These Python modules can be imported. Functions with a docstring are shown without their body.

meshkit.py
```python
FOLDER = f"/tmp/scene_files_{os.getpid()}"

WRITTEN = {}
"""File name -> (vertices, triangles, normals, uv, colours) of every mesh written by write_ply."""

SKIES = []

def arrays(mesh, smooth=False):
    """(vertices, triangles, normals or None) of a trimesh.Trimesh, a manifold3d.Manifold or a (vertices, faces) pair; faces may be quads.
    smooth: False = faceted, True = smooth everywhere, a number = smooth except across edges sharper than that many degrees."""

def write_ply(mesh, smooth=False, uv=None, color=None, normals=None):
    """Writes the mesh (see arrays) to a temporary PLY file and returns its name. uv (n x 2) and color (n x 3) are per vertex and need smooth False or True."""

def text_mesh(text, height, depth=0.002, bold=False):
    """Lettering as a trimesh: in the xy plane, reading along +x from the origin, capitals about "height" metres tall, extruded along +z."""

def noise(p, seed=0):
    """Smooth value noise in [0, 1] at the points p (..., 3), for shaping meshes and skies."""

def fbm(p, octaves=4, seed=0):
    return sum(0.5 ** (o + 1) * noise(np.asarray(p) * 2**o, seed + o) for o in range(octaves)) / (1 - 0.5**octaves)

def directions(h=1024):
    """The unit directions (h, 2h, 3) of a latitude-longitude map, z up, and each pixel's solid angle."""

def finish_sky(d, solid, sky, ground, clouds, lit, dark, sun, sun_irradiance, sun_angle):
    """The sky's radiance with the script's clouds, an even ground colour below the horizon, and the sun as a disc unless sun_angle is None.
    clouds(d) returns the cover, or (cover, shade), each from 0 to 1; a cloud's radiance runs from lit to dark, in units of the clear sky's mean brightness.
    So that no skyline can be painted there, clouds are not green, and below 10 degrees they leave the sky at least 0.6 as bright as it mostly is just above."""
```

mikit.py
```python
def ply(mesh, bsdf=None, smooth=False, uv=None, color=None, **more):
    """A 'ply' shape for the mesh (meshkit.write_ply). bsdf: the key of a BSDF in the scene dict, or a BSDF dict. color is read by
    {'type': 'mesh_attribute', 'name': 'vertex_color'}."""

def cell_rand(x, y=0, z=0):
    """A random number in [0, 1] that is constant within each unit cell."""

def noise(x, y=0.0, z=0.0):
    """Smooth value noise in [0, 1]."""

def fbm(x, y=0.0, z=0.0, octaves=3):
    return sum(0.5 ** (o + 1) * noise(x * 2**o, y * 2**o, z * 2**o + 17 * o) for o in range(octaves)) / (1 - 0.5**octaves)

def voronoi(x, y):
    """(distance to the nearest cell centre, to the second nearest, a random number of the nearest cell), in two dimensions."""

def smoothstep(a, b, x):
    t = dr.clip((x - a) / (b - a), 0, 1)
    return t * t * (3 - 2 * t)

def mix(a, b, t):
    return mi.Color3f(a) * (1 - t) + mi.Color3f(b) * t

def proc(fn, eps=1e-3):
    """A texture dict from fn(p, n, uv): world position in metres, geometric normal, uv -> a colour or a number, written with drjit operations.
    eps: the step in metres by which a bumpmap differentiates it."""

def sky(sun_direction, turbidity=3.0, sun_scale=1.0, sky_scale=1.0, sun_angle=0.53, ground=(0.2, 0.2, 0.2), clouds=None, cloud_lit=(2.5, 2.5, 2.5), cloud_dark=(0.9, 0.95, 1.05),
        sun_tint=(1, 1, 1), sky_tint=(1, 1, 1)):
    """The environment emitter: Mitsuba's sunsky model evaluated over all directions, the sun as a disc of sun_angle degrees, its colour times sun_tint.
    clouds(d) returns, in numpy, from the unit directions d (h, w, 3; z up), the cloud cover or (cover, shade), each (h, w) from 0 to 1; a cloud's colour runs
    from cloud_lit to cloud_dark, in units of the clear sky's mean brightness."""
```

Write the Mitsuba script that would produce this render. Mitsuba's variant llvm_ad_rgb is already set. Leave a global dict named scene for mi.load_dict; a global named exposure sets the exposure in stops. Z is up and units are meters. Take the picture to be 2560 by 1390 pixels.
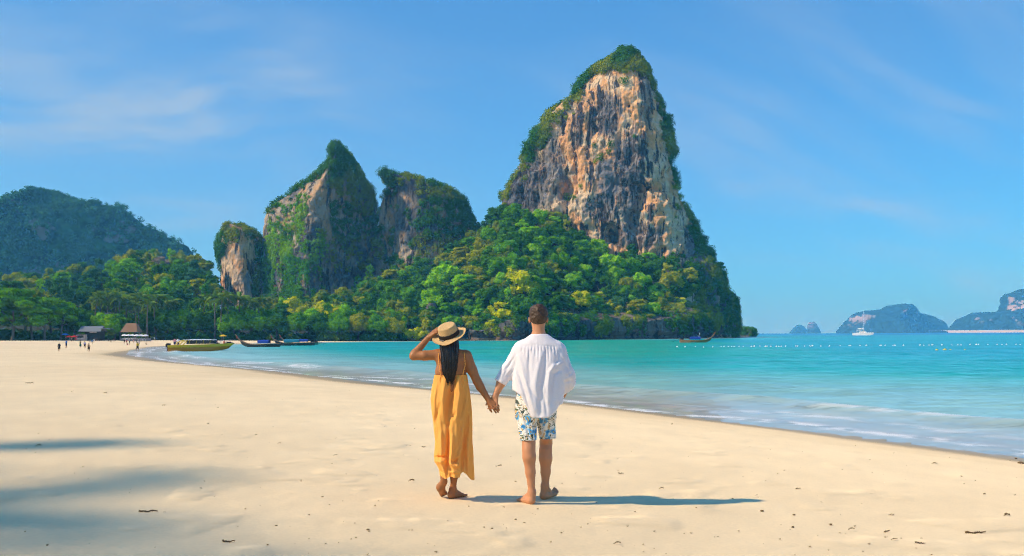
import math, random, numpy as np, trimesh, mitsuba as mi, drjit as dr, mikit, meshkit
from mikit import proc, noise, fbm, smoothstep, mix, voronoi, cell_rand
from scipy.spatial import cKDTree
from scipy.ndimage import map_coordinates
import shapely
T = mi.ScalarTransform4f

# ---------------------------------------------------------------- camera, sky, exposure
F = 2407.0                    # focal length in pixels of the 2560 px wide photograph
CAM = np.array([0.0, 0.0, 2.6])
HY, ROLL = 837.0, 0.0058      # horizon at the middle column, slope of the horizon
exposure = 1.65
SUN = np.array([-1.0, -0.30, 0.88])
scene, labels = {}, {}


def sky_clouds(d):
    el = np.degrees(np.arcsin(np.clip(d[..., 2], -1, 1)))
    p = d / np.maximum(d[..., 2:3] + 0.30, 0.05)
    bend = 1.2 * (meshkit.fbm(np.stack([p[..., 0] * 1.2, p[..., 1] * 1.2, 0 * el], -1), 3, 31) - 0.5)
    wisp = meshkit.fbm(np.stack([p[..., 0] * 1.3 + p[..., 1] * 0.7 + bend, p[..., 1] * 4.5 - p[..., 0] * 1.6 + 2 * bend, 0 * el], -1), 6, 3)
    hair = meshkit.fbm(np.stack([p[..., 0] * 5 + p[..., 1] * 2 + 3 * bend, p[..., 1] * 16 - p[..., 0] * 6 + 5 * bend, 0 * el], -1), 4, 5)
    big = meshkit.fbm(np.stack([p[..., 0] * 0.7 + 5, p[..., 1] * 1.1 + 3, 0 * el], -1), 3, 9)
    c = np.clip((wisp - 0.40) / 0.32, 0, 1) * np.clip((big - 0.30) / 0.25, 0, 1) * (0.25 + 1.9 * np.clip(hair - 0.25, 0, 1))
    side = np.clip(0.5 - 0.9 * d[..., 0], 0, 1)            # the thin high cloud thickens towards the sun's side
    return np.clip((0.28 + 0.45 * side) * c + (0.05 + 0.22 * side) * np.clip(1 - el / 40, 0, 1), 0, 0.7)


scene['camera'] = {'type': 'perspective', 'fov': math.degrees(2 * math.atan(1280 / F)), 'fov_axis': 'x', 'near_clip': 0.1, 'far_clip': 90000.0,
                   'principal_point_offset_y': -(HY - 695.0) / 1390.0,
                   'to_world': T().look_at(origin=CAM.tolist(), target=[0, 1, 2.6], up=[ROLL, 0, 1]),
                   'medium': {'type': 'ref', 'id': 'air'}}
scene['air'] = {'type': 'homogeneous', 'albedo': {'type': 'rgb', 'value': [0.62, 0.95, 1.0]}, 'sigma_t': {'type': 'rgb', 'value': [0.000038, 0.000105, 0.000185]}}
scene['sky'] = mikit.sky(SUN, turbidity=3, clouds=sky_clouds, cloud_lit=(1.35, 1.75, 2.25), sky_tint=(0.37, 1.07, 1.60), sun_angle=1.2, ground=(0.25, 0.25, 0.2))


def W(px, py, y):
    """The point of the plane at distance y that the photograph shows at pixel (px, py)."""
    dx, dy = px - 1280.0, py - HY
    return np.array([(dx - ROLL * dy) / F * y, y, CAM[2] - (dy + ROLL * dx) / F * y])


def pix(V):
    """Photograph pixels of points, for finding places on a surface while modelling."""
    q = V - CAM
    a, b = q[..., 0] / q[..., 1] * F, -q[..., 2] / q[..., 1] * F
    return 1280 + a + ROLL * b, HY + b - ROLL * a


def sc(y):
    return y / F      # metres per photograph pixel at distance y


# ---------------------------------------------------------------- helpers
def tag(key, label=None, category=None, group=None, kind=None):
    d = {}
    if label: d['label'] = label
    if category: d['category'] = category
    if group: d['group'] = group
    if kind: d['kind'] = kind
    labels[key] = d


used = {}


def num(name):
    k = used.get(name, -1) + 1
    used[name] = k
    return name if k == 0 else f'{name}_{k:03d}'


def put(key, mesh, bsdf, smooth=False, uv=None, **more):
    key = key if '__' in key and key not in scene else key
    while key in scene:
        base, _, tail = key.rpartition('_')
        key = f'{base}_{int(tail) + 1:03d}' if tail.isdigit() and len(tail) == 3 else key + '_001'
    scene[key] = mikit.ply(mesh, bsdf, smooth=smooth, uv=uv, **more)
    return key


def cat(meshes):
    """Joins (vertices, faces) pairs."""
    V, Fa, n = [], [], 0
    for v, f in meshes:
        V.append(np.asarray(v, float)); Fa.append(np.asarray(f, int) + n); n += len(v)
    return np.vstack(V), np.vstack(Fa)


def grid_faces(r, c, wrap=False):
    i, j = np.meshgrid(np.arange(r - 1), np.arange(c if wrap else c - 1), indexing='ij')
    a = i * c + j; b = i * c + (j + 1) % c
    q = np.stack([a, b, b + c, a + c], -1).reshape(-1, 4)
    return np.vstack([q[:, [0, 1, 2]], q[:, [0, 2, 3]]])


def tube(pts, rad, sides=8, cap=True):
    p = np.asarray(pts, float); n = len(p)
    t = np.gradient(p, axis=0); t /= np.linalg.norm(t, axis=1, keepdims=True) + 1e-9
    ref = np.array([0, 0, 1.0]) if abs(t[:, 2]).mean() < 0.8 else np.array([1.0, 0, 0])
    a = np.cross(t, ref); a /= np.linalg.norm(a, axis=1, keepdims=True) + 1e-9
    b = np.cross(t, a)
    an = np.arange(sides) * 2 * np.pi / sides
    r = np.broadcast_to(np.asarray(rad, float), (n,))
    v = p[:, None] + r[:, None, None] * (np.cos(an)[None, :, None] * a[:, None] + np.sin(an)[None, :, None] * b[:, None])
    f = grid_faces(n, sides, True)
    v = v.reshape(-1, 3)
    if cap:
        m = len(v)
        v = np.vstack([v, p[:1], p[-1:]])
        j = np.arange(sides)
        f = np.vstack([f, np.stack([j, j * 0 + m, (j + 1) % sides], 1), np.stack([(n - 1) * sides + j, (n - 1) * sides + (j + 1) % sides, j * 0 + m + 1], 1)])
    return v, f


def box(c, s, rot=0.0, tilt=None):
    m = trimesh.creation.box(extents=s)
    if tilt is not None:
        m.apply_transform(trimesh.transformations.rotation_matrix(tilt, [0, 1, 0]))
    m.apply_transform(trimesh.transformations.rotation_matrix(rot, [0, 0, 1]))
    m.apply_translation(c)
    return np.array(m.vertices), np.array(m.faces)


def vf(m): return np.array(m.vertices), np.array(m.faces)


def fbn(p, o=4, seed=0): return meshkit.fbm(p, o, seed)


def ridged(p, o=4, seed=0):
    return sum(0.5 ** (k + 1) * (1 - np.abs(2 * meshkit.noise(np.asarray(p) * 2 ** k, seed + k) - 1)) for k in range(o)) / (1 - 0.5 ** o)


# ---------------------------------------------------------------- materials
def diffuse(fn_or_rgb):
    r = proc(fn_or_rgb) if callable(fn_or_rgb) else {'type': 'rgb', 'value': list(fn_or_rgb)}
    return {'type': 'twosided', 'b': {'type': 'diffuse', 'reflectance': r}}


def princ(fn_or_rgb, rough=0.5, spec=0.4, **k):
    r = proc(fn_or_rgb) if callable(fn_or_rgb) else {'type': 'rgb', 'value': list(fn_or_rgb)}
    return {'type': 'twosided', 'b': {'type': 'principled', 'base_color': r, 'roughness': rough, 'specular': spec, **k}}


def m_sand(p, n, uv):
    s = uv.x                                             # distance inland from the water's edge
    a = fbm(p.x * 0.22, p.y * 0.10, 0.0, 3)
    b = fbm(p.x * 1.6, p.y * 0.9, 2.0, 3)
    g = noise(p.x * 60, p.y * 60, p.z * 60)
    dry = mix((0.63, 0.485, 0.285), (0.72, 0.575, 0.355), a) * (0.90 + 0.12 * b + 0.08 * g)
    edge = s + (fbm(p.x * 0.25, p.y * 0.25, 5.0, 3) - 0.5) * 1.6
    wide = 2.6 * smoothstep(24, 46, p.y)
    wet = 1 - smoothstep(1.0 + 0.6 * wide, 2.4 + wide, edge)
    damp = 1 - smoothstep(2.0 + wide, 6.0 + 1.6 * wide, edge)
    c = mix(dry, mi.Color3f(dry) * mi.Color3f(0.80, 0.78, 0.74), damp * 0.5)
    c = mix(c, mi.Color3f(0.36, 0.275, 0.155) * (0.85 + 0.3 * a), wet)
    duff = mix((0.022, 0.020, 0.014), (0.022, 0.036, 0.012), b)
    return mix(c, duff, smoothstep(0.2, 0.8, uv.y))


def m_sand_rough(p, n, uv):
    edge = uv.x + (fbm(p.x * 0.25, p.y * 0.25, 5.0, 3) - 0.5) * 1.6
    wide = 2.6 * smoothstep(24, 46, p.y)
    return 0.40 + 0.46 * smoothstep(0.4, 2.6 + wide, edge)


def m_sand_bump(p, n, uv):
    lump = fbm(p.x * 2.2, p.y * 2.2, 0.0, 3)
    dent = smoothstep(0.58, 0.80, fbm(p.x * 1.7 + 9, p.y * 1.7, 6.0, 3))
    return 0.013 * lump + 0.0045 * fbm(p.x * 9, p.y * 9, 4.0, 2) - 0.020 * dent


scene['mat_sand'] = {'type': 'bumpmap', 'arbitrary': proc(m_sand_bump, eps=0.03), 'scale': 1.0,
                     'bsdf': {'type': 'twosided', 'b': {'type': 'principled', 'base_color': proc(m_sand), 'roughness': proc(m_sand_rough), 'specular': 0.35}}}


def m_water(p, n, uv):
    d = uv.y                                             # distance out from the water's edge
    a = fbm(p.x * 0.012, p.y * 0.02, 1.0, 3)
    b = fbm(p.x * 0.10, p.y * 0.16, 4.0, 3)
    dd = d * (0.75 + 0.5 * a)
    c = mix((0.50, 0.50, 0.46), (0.24, 0.46, 0.46), smoothstep(1, 9, dd))
    c = mix(c, (0.010, 0.36, 0.37), smoothstep(8, 34, dd))
    c = mix(c, (0.001, 0.28, 0.36), smoothstep(25, 90, dd))
    c = mix(c, (0.0005, 0.17, 0.37), smoothstep(170, 520, dd))
    # greener off the tall rock: shallow water, and the green cliff's reflection painted in
    e = dr.square((p.x - 0.06 * p.y - 6) / 42) + dr.square((p.y - 285) / 215)
    reef_reflection = smoothstep(1.25, 0.35, e + 1.1 * (a - 0.5))
    c = mix(c, (0.004, 0.33, 0.235), 0.8 * reef_reflection)
    ch = fbm(p.x * 0.5, p.y * 0.8, 8.0, 3)
    return c * (0.70 + 0.34 * b + 0.30 * ch)


def m_opaque(p, n, uv):
    return 0.55 + 0.45 * smoothstep(0.02, 0.9, uv.x)     # uv.x: depth of the water


def wave_h(x, y):
    k = fbm(x * 0.30 + y * 0.08, y * 0.75, 0.0, 3) * 0.60
    return k + 0.035 * fbm(x * 2.1, y * 3.3, 7.0, 3)


def m_wave(p, n, uv): return wave_h(p.x, p.y)


def m_foam(p, n, uv):
    d = uv.y
    w = (fbm(p.x * 0.11 + 3, p.y * 0.11, 2.0, 3) - 0.5)
    lace = fbm(p.x * 1.4, p.y * 1.4, 3.0, 4)
    along = fbm(p.x * 0.05, p.y * 0.05, 9.0, 2)
    def band(c, wd, amt, wig): return amt * dr.exp(-dr.square((d - c - wig * w) / wd))
    f = band(0.5, 0.35, 0.9, 3.0) + band(2.6, 0.55, 0.75, 7.0) * smoothstep(0.35, 0.6, along) + band(6.2, 0.7, 0.8, 9.0) * smoothstep(0.48, 0.62, along)
    fr = smoothstep(60, 36, p.x * 0 + p.y) * 0.0
    f = f * smoothstep(0.30, 0.62, lace) * (1 - smoothstep(230, 330, p.y))
    return dr.clip(f + fr, 0, 0.92)


scene['mat_water'] = {'type': 'blendbsdf', 'weight': proc(m_foam),
    'a': {'type': 'blendbsdf', 'weight': proc(m_opaque),
          'a': {'type': 'thindielectric', 'int_ior': 1.33},
          'b': {'type': 'bumpmap', 'arbitrary': proc(m_wave, eps=0.05), 'scale': 1.0,
                'bsdf': {'type': 'twosided', 'b': {'type': 'principled', 'base_color': proc(m_water), 'roughness': 0.15, 'specular': 0.10}}}},
    'b': diffuse((0.80, 0.82, 0.84))}


def rock_fn(cream, grey, ochre, dark, warm, stains=()):
    def fn(p, n, uv):
        x, y, z = p.x, p.y, p.z
        wx = x + 5 * fbm(x * 0.06, y * 0.06, z * 0.05, 2)
        st = fbm(wx * 0.34, y * 0.34, z * 0.030, 4)            # vertical streaks
        fine = fbm(wx * 1.3, y * 1.3, z * 0.12, 3)
        big = fbm(x * 0.035, y * 0.035, z * 0.022 + 3, 3)
        blot = fbm(x * 0.16 + 7, y * 0.16, z * 0.10, 4)
        grit = fbm(x * 0.9, y * 0.9, z * 0.9, 3)
        c = mix(grey, cream, smoothstep(0.36, 0.58, big + 0.35 * (st - 0.5) + warm))
        c = mix(c, ochre, smoothstep(0.50, 0.66, blot + 0.4 * (big - 0.5) + 0.6 * warm) * 0.8)
        g = smoothstep(0.565, 0.66, st) * 0.8
        for sx, sz, rx, rz, k in stains:                       # grey water stains of the real face
            e = dr.square((x - sx + 8 * (blot - 0.5)) / rx) + dr.square((z - sz + 16 * (st - 0.5)) / rz)
            g = dr.maximum(g, k * smoothstep(1.3, 0.5, e + 1.6 * (st - 0.5)))
        c = mix(c, grey, g)
        c = mix(c, dark, smoothstep(0.535, 0.66, fine * 0.55 + st * 0.5 + 0.10 * g) * 0.85)
        return c * (0.74 + 0.52 * grit)
    return fn


def stain(px, py, rx, ry, k, y=562):
    q = W(px, py, y)
    return (float(q[0]), float(q[2]), rx * sc(y), ry * sc(y), k)


STAINS = [stain(1525, 275, 34, 60, 0.9), stain(1320, 450, 60, 70, 0.85), stain(1580, 450, 34, 130, 0.8), stain(1590, 590, 70, 34, 0.8), stain(1500, 520, 50, 30, 0.6), stain(1450, 300, 14, 60, 0.6), stain(1620, 240, 18, 70, 0.6), stain(1385, 380, 30, 60, 0.7)]
scene['mat_rock'] = diffuse(rock_fn((0.68, 0.50, 0.31), (0.165, 0.165, 0.175), (0.68, 0.34, 0.135), (0.032, 0.033, 0.040), 0.115, STAINS))
scene['mat_rock_grey'] = diffuse(rock_fn((0.46, 0.37, 0.26), (0.095, 0.100, 0.112), (0.54, 0.32, 0.15), (0.026, 0.028, 0.034), -0.055))  # grey limestone, darkened so the colour carries shade of the towers' dark faces
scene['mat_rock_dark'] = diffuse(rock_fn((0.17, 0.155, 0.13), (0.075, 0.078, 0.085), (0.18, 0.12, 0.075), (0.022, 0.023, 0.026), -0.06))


def m_hill(p, n, uv):
    a = fbm(p.x * 0.03, p.y * 0.03, p.z * 0.03, 4)
    b = fbm(p.x * 0.05, p.y * 0.05, p.z * 0.05, 4)
    c = mix((0.008, 0.050, 0.026), (0.050, 0.16, 0.040), smoothstep(0.3, 0.7, b))
    rk = 0.8 * smoothstep(0.60, 0.68, a) * smoothstep(0.55, 0.2, n.z)
    return mix(c, (0.28, 0.25, 0.21), rk)


def m_island(p, n, uv):
    st = fbm(p.x * 0.010, p.y * 0.010, p.z * 0.003, 4)
    rk = smoothstep(0.52, 0.60, st) * (1 - smoothstep(0.35, 0.6, n.z)) * smoothstep(20, 90, p.z)
    return mix(mi.Color3f(0.02, 0.05, 0.02), mi.Color3f(0.50, 0.38, 0.30), rk)


scene['mat_hill'] = diffuse(m_hill)
scene['mat_island'] = diffuse(m_island)
scene['mat_beach_far'] = diffuse((0.72, 0.62, 0.47))


def foliage(a, b, c=None, lim=0.62):
    def fn(p, n, uv):
        g = mix(a, b, noise(p.x * 0.35, p.y * 0.35, p.z * 0.35))
        if c is not None: g = mix(g, c, smoothstep(lim, lim + 0.15, fbm(p.x * 0.05, p.y * 0.05, p.z * 0.05, 2)))
        return g * (0.65 + 0.7 * uv.x)                          # uv.x: a random number of the leaf
    r = proc(fn)
    return {'type': 'principledthin', 'base_color': r, 'diff_trans': 0.45, 'roughness': 0.7, 'eta': 1.08}


FOL = {'dark': ((0.036, 0.150, 0.012), (0.090, 0.260, 0.018)),
       'green': ((0.090, 0.300, 0.010), (0.190, 0.450, 0.016)),
       'bright': ((0.210, 0.520, 0.008), (0.36, 0.64, 0.012)),
       'olive': ((0.28, 0.34, 0.016), (0.45, 0.46, 0.024)),
       'yellow': ((0.50, 0.56, 0.003), (0.74, 0.70, 0.005)),
       'blue': ((0.040, 0.160, 0.045), (0.085, 0.230, 0.070)),
       'dry': ((0.28, 0.23, 0.16), (0.40, 0.32, 0.22))}
for k, (a, b) in FOL.items(): scene['mat_leaf_' + k] = foliage(a, b)
scene['mat_scrub'] = foliage((0.032, 0.140, 0.012), (0.090, 0.260, 0.018), (0.28, 0.34, 0.018), 0.48)
scene['mat_vine'] = foliage((0.055, 0.24, 0.012), (0.14, 0.40, 0.016), (0.26, 0.50, 0.012), 0.46)
scene['mat_bark'] = diffuse(lambda p, n, uv: mix((0.10, 0.075, 0.05), (0.26, 0.21, 0.16), fbm(p.x * 2, p.y * 2, p.z * 0.5, 3)))
# ---------------------------------------------------------------- the lie of the land
def spline(pts, n=20):
    from scipy.interpolate import PchipInterpolator
    p = np.asarray(pts, float); t = np.r_[0, np.cumsum(np.linalg.norm(np.diff(p, axis=0), axis=1))]
    tt = np.linspace(0, t[-1], n)
    return np.stack([PchipInterpolator(t, p[:, 0])(tt), PchipInterpolator(t, p[:, 1])(tt)], 1)


shore = spline([(70, -150), (26, -14), (15.5, 8), (10.5, 19.8), (8.9, 23.3), (6.3, 28.3), (2.5, 36), (-5.8, 49.5), (-16.8, 69.8), (-28.8, 88.8), (-45, 119), (-56, 142), (-66, 172),
                (-78, 210), (-91, 256), (-96, 300), (-94, 330), (-80, 388), (-50, 428), (-18, 443), (2, 438), (43, 466), (89, 506), (122, 560), (150, 640), (163, 690), (150, 760), (90, 900), (-100, 1150)], 900)
land = np.vstack([shore, [(-2600, 2600), (-6000, 2600), (-6000, -6000), (500, -6000)]])
LAND = shapely.Polygon(land); shapely.prepare(LAND)
TREE = cKDTree(shapely.get_coordinates(shapely.segmentize(shapely.LineString(shore), 1.0)))


def inland(x, y):
    """Signed distance from the water's edge, positive on land."""
    q = np.stack([np.ravel(x), np.ravel(y)], 1)
    d, _ = TREE.query(q)
    return np.where(shapely.contains_xy(LAND, q[:, 0], q[:, 1]), d, -d).reshape(np.shape(x))


def ss(a, b, x):
    t = np.clip((x - a) / (b - a), 0, 1)
    return t * t * (3 - 2 * t)


# forest: per viewing column (x / y), where the slope starts and how high it climbs
COL = np.array([  # px, start distance, end distance, height of the ground at the end
    (-900, 400, 700, 25), (-400, 410, 700, 26), (0, 415, 700, 30), (120, 420, 720, 34), (225, 430, 720, 40), (350, 440, 720, 50), (450, 450, 720, 48), (520, 455, 640, 36), (545, 460, 640, 14), (640, 465, 640, 10),
    (760, 470, 640, 10), (830, 472, 640, 12), (880, 472, 640, 18), (930, 470, 640, 28), (1000, 462, 640, 34), (1090, 460, 640, 42), (1150, 456, 620, 50), (1190, 452, 610, 54), (1230, 448, 600, 64), (1265, 446, 600, 74), (1330, 444, 600, 70),
    (1400, 456, 596, 72), (1440, 466, 590, 62), (1470, 474, 575, 46), (1510, 482, 565, 38), (1600, 498, 560, 36), (1660, 512, 562, 38), (1730, 530, 570, 36), (1790, 560, 610, 34), (1826, 600, 660, 16), (1842, 660, 720, 4), (2600, 900, 1000, 2)], float)
COLX = (COL[:, 0] - 1280) / F


def ground_z(x, y, s=None):
    x, y = np.asarray(x, float), np.asarray(y, float)
    s = inland(x, y) if s is None else s
    far = ss(60, 190, y)
    near_z = 1.8 * (1 - np.exp(-np.maximum(s, 0) / 16.0))
    far_z = 2.0 * (1 - np.exp(-(np.maximum(s, 0) / 75.0) ** 1.35))
    z = near_z * (1 - far) + far_z * far
    z = np.where(s < 0, -np.minimum(0.10 * -s, 0.9 + 0.02 * -s), z)
    z = np.maximum(z, -9)
    r = np.where(y > 50, x / np.maximum(y, 1), -9)
    d0, d1, h = (np.interp(r, COLX, COL[:, k]) for k in (1, 2, 3))
    t = np.clip((y - d0) / (d1 - d0), 0, 1.6)
    on = (y > 250) & (s > 0)
    slope = h * (np.minimum(t, 1) ** 0.85) * ss(0, 14, s) + 3.0 * (fbn(np.stack([x * 0.02, y * 0.02, 0 * x], -1), 3, 4) - 0.5) * np.minimum(t, 1)
    return np.where(on & (t > 0), np.maximum(z, 0) + slope, z)


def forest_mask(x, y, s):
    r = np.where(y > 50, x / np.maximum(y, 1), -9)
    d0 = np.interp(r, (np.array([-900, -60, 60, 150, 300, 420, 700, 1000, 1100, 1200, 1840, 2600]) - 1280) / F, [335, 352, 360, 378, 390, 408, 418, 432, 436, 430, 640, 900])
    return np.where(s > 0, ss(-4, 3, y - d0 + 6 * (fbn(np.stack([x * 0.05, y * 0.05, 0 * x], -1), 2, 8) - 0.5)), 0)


# the ground: one sheet of sand, sea bed and forest floor, in rings round the view point, out to the horizon
def ring_grid(az, rad):
    A, R = np.meshgrid(az, rad)
    return R * np.sin(A), R * np.cos(A)


az = np.radians(np.r_[np.linspace(-180, -36, 49)[:-1], np.linspace(-36, 36, 400), np.linspace(36, 180, 49)[1:-1]])
rad = np.r_[0.02, np.geomspace(1.5, 1200, 330), np.geomspace(1300, 26000, 24)]
X, Y = ring_grid(az, rad)
S = inland(X, Y)
Z = ground_z(X, Y, S)
rr = np.hypot(X, Y)
Z += np.where((S > 1.5) & (rr < 60), 0.035 * (fbn(np.stack([X * 0.7, Y * 0.7, 0 * X], -1), 4, 2) - 0.5) * ss(1.5, 6, S), 0)
gv = np.stack([X, Y, Z], -1).reshape(-1, 3)
gf = grid_faces(len(rad), len(az), True)[:, ::-1]
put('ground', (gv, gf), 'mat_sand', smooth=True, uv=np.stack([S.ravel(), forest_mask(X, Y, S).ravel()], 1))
tag('ground', 'pale golden sand beach sloping down to the water', 'sand', kind='structure')


def gz(x, y): return float(ground_z(np.array([x]), np.array([y]))[0])


def on_ground(px, py):
    """Where the ray through a pixel meets the ground."""
    ys = np.geomspace(3, 900, 4000)
    p = np.stack([W(px, py, y) for y in ys])
    g = ground_z(p[:, 0], p[:, 1])
    i = np.argmax(p[:, 2] < g)
    return p[i]


# the sea
azw = np.radians(np.linspace(-36, 38, 430))
radw = np.r_[np.geomspace(14, 300, 330), np.geomspace(304, 1500, 90), np.geomspace(1560, 26000, 30)]
Xw, Yw = ring_grid(azw, radw)
Sw = inland(Xw, Yw)
dep = -ground_z(Xw, Yw, Sw)
wv = 0.11 * (fbn(np.stack([Xw * 0.30 + Yw * 0.12, Yw * 0.42 - Xw * 0.12, 0 * Xw], -1), 3, 5) - 0.5)
front = Sw + 2.6 * (fbn(np.stack([Xw * 0.09, Yw * 0.09, 0 * Xw], -1), 3, 12) - 0.5)
for c_, w_, h_ in ((-6.2, 0.8, 0.17), (-13.5, 1.2, 0.13), (-1.6, 0.5, 0.06)):
    wv += h_ * np.exp(-((front - c_) / w_) ** 2) * ss(0.3, 0.6, fbn(np.stack([Xw * 0.05, Yw * 0.05, 0 * Xw], -1), 2, 14))
wv *= (1 - ss(150, 400, Yw)) * ss(-0.2, -4, Sw)
wz = 0.012 + wv + 0.02 * ss(-2.5, 0.5, Sw)
uvw = np.stack([np.maximum(dep + wv, 0).ravel(), np.maximum(-Sw, 0).ravel()], 1)
keep = (Sw < 3.2).ravel()
wf = grid_faces(len(radw), len(azw))[:, ::-1]
wf = wf[keep[wf].all(1)]
put('water', (np.stack([Xw, Yw, wz], -1).reshape(-1, 3), wf), 'mat_water', smooth=True, uv=uvw)
tag('water', 'turquoise sea with small waves running onto the beach', 'sea', kind='structure')


# ---------------------------------------------------------------- limestone towers and hills
def chaikin(p, n=2):
    for _ in range(n):
        q = np.roll(p, -1, 0)
        p = np.stack([0.75 * p + 0.25 * q, 0.25 * p + 0.75 * q], 1).reshape(-1, p.shape[1])
    return p


SURF = {}


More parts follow.
